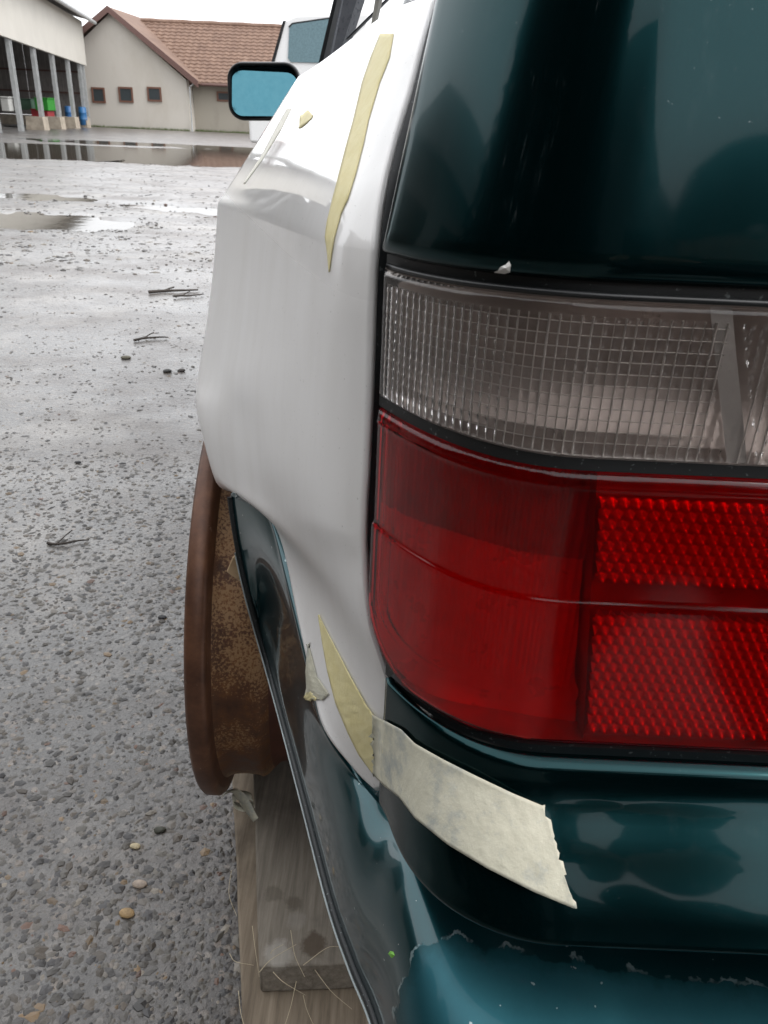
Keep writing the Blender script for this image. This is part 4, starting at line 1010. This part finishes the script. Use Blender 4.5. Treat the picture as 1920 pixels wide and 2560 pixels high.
# chip of white filler stuck on the tailgate, tiny leaf on the bumper
bt = bvh_of([tailgate]); 
def chip(name, pts, tree, mat, label, cat, h=.002):
    c = []
    for u, v in pts:
        d = ray(u, v).normalized(); hit = tree.ray_cast(CAM, d)
        if hit[0] is not None: c.append(CAM + d*(hit[3]-.0002))
    if len(c) < 4: print("MISS", name); return
    ctr = sum(c, Vector())/len(c); ctr = ctr + (CAM-ctr).normalized()*h; mb = MB(); n = len(c); mb.add(c + [ctr], [(i, (i+1) % n, n) for i in range(n)] + [tuple(reversed(range(n)))]); o = mb.build(name, mat); tag(o, label, cat)
chip('filler_chip', [(1067, 589), (1082, 576), (1092, 572), (1100, 564), (1104, 574), (1102, 588), (1090, 592)], bt, plain('white_filler', (.8, .79, .76), .7), 'white chip of filler stuck on the tailgate edge', 'filler chip')
chip('green_leaf', [(838, 2060), (843, 2054), (850, 2056), (853, 2064), (846, 2070)], bvh_of([bumper]), plain('fresh_green_leaf', (.16, .42, .05), .5), 'tiny bright green leaf on the bumper corner', 'leaf')

# ---------------------------------------------------------------- the photographer crouching behind the lens, mirrored in the tailgate
person = empty('person', (.42, -.55, 0)); tag(person, 'crouching photographer in a dark jacket and woollen hat, mirrored in the tailgate', 'person')
J = {'pelvis': ((.42, -.60, .36), .24), 'waist': ((.42, -.58, .52), .24), 'chest': ((.42, -.54, .72), .21), 'neckb': ((.42, -.50, .86), .07), 'neck': ((.42, -.47, .92), .052),
     'shl': ((.24, -.52, .80), .085), 'ell': ((.17, -.38, .66), .07), 'wrl': ((.12, -.22, .82), .030), 'shr': ((.60, -.52, .80), .085), 'elr': ((.48, -.36, .62), .07), 'wrr': ((.24, -.22, .82), .030),
     'hl': ((.30, -.58, .34), .17), 'knl': ((.24, -.36, .34), .13), 'anl': ((.27, -.55, .10), .08), 'tol': ((.30, -.42, .045), .035), 'hr': ((.53, -.58, .34), .17), 'knr': ((.54, -.36, .40), .13), 'anr': ((.60, -.50, .10), .08), 'tor': ((.61, -.33, .045), .035)}
E_ = [('pelvis', 'waist'), ('waist', 'chest'), ('chest', 'neckb'), ('neckb', 'neck'), ('chest', 'shl'), ('shl', 'ell'), ('ell', 'wrl'), ('chest', 'shr'), ('shr', 'elr'), ('elr', 'wrr'), ('pelvis', 'hl'), ('hl', 'knl'), ('knl', 'anl'), ('anl', 'tol'), ('pelvis', 'hr'), ('hr', 'knr'), ('knr', 'anr'), ('anr', 'tor')]
def skin(name, J, E, root, mat, parent, lv=2):
    ks = list(J); me = bpy.data.meshes.new(name); me.from_pydata([J[k][0] for k in ks], [(ks.index(a), ks.index(b)) for a, b in E], []); o = link_mesh(name, me, mat, parent)
    o.modifiers.new('skin', 'SKIN'); 
    for k, sv in zip(ks, me.skin_vertices[0].data): sv.radius = (J[k][1], J[k][1]); sv.use_root = (k == root)
    sb = o.modifiers.new('sub', 'SUBSURF'); sb.levels = sb.render_levels = lv; return o
skin('body', J, E_, 'pelvis', plain('dark_jacket_cloth', (.018, .019, .022), .8, scale=200), person)
def head():
    mb = MB(); n, m_ = 24, 18; hc = Vector((.42, -.43, 1.035)); g = []
    for i in range(m_+1):
        th = math.pi*i/m_; z = math.cos(th); row = []
        for k in range(n):
            ph = 2*math.pi*k/n; x, y = math.sin(th)*math.cos(ph), math.sin(th)*math.sin(ph)
            sx = .076*(1 - .18*max(0, -z)); sy = .094*(1 - .10*max(0, -z)); q = Vector((x*sx, y*sy, z*.118))
            if y > .8 and abs(z) < .22: q.y += .020*max(0, 1 - abs(x)*5)          # nose
            if y > .7 and .02 < z < .28 and .2 < abs(x) < .6: q.y -= .008         # eye sockets
            row.append(hc + q)
        g.append(row)
    mb.grid(g, True); return mb.build('head', plain('skin_tone', (.42, .27, .20), .6), person, True), hc
hd, hc = head()
mb = MB(); mb.grid([[hc + Vector((math.cos(2*math.pi*k/24)*.084*r, math.sin(2*math.pi*k/24)*.104*r - .004, z)) for k in range(24)] for r, z in ((1.0, .018), (1.05, .03), (1.03, .05), (.98, .08), (.82, .112), (.55, .132), (.2, .140), (.01, .141))], True); mb.build('hat', plain('dark_wool', (.015, .016, .02), .9, scale=300), person, True)
for sx in (-1, 1):
    mb = MB(); ec = hc + Vector((sx*.029, .083, .012)); mb.grid([[ec + Vector((.011*math.sin(t)*math.cos(p), .011*math.sin(t)*math.sin(p), .011*math.cos(t))) for p in [2*math.pi*k/10 for k in range(10)]] for t in [math.pi*i/8 for i in range(9)]], True); mb.build('eye', plain('eye_white', (.6, .6, .6), .2), hd, True)
    mb = MB(); ec = hc + Vector((sx*.077, -.005, -.005)); mb.grid([[ec + Vector((sx*.008*math.sin(t)*math.cos(p), .018*math.sin(t)*math.sin(p), .030*math.cos(t))) for p in [2*math.pi*k/10 for k in range(10)]] for t in [math.pi*i/8 for i in range(9)]], True); mb.build('ear', plain('skin_tone', (.42, .27, .20), .6), hd, True)
m_skin = plain('skin_tone', (.42, .27, .20), .6)
for sx, w in ((1, Vector((.12, -.22, .82))), (-1, Vector((.24, -.22, .82)))):
    HJ = {'w': (w, .024), 'p': (w + Vector((sx*.004, .035, .035)), .030), 'k': (w + Vector((sx*.006, .05, .062)), .026)}; HE = [('w', 'p'), ('p', 'k')]
    for f_ in range(4):
        a = w + Vector((sx*(.010 + .0), .055, .048 + f_*.014)); HJ[f'a{f_}'] = (a, .0085); HJ[f'b{f_}'] = (a + Vector((sx*.022, .014 - f_*.002, .006)), .008); HJ[f'c{f_}'] = (a + Vector((sx*(.038 - abs(f_-1)*.003), .004, .008)), .007); HE += [('k', f'a{f_}'), (f'a{f_}', f'b{f_}'), (f'b{f_}', f'c{f_}')]
    HJ['t0'] = (w + Vector((sx*.014, .018, .045)), .010); HJ['t1'] = (w + Vector((sx*.030, .016, .062)), .009); HJ['t2'] = (w + Vector((sx*.040, .022, .078)), .0075); HE += [('p', 't0'), ('t0', 't1'), ('t1', 't2')]
    skin('hand', HJ, HE, 'w', m_skin, person, 1)
mb = MB(); mb.box((.140, -.176, .850), (.222, -.168, .990)); o = mb.build('mobile_phone', m_black); bevel(o, .003, 2); tag(o, 'black mobile phone held up by the crouching photographer', 'phone')
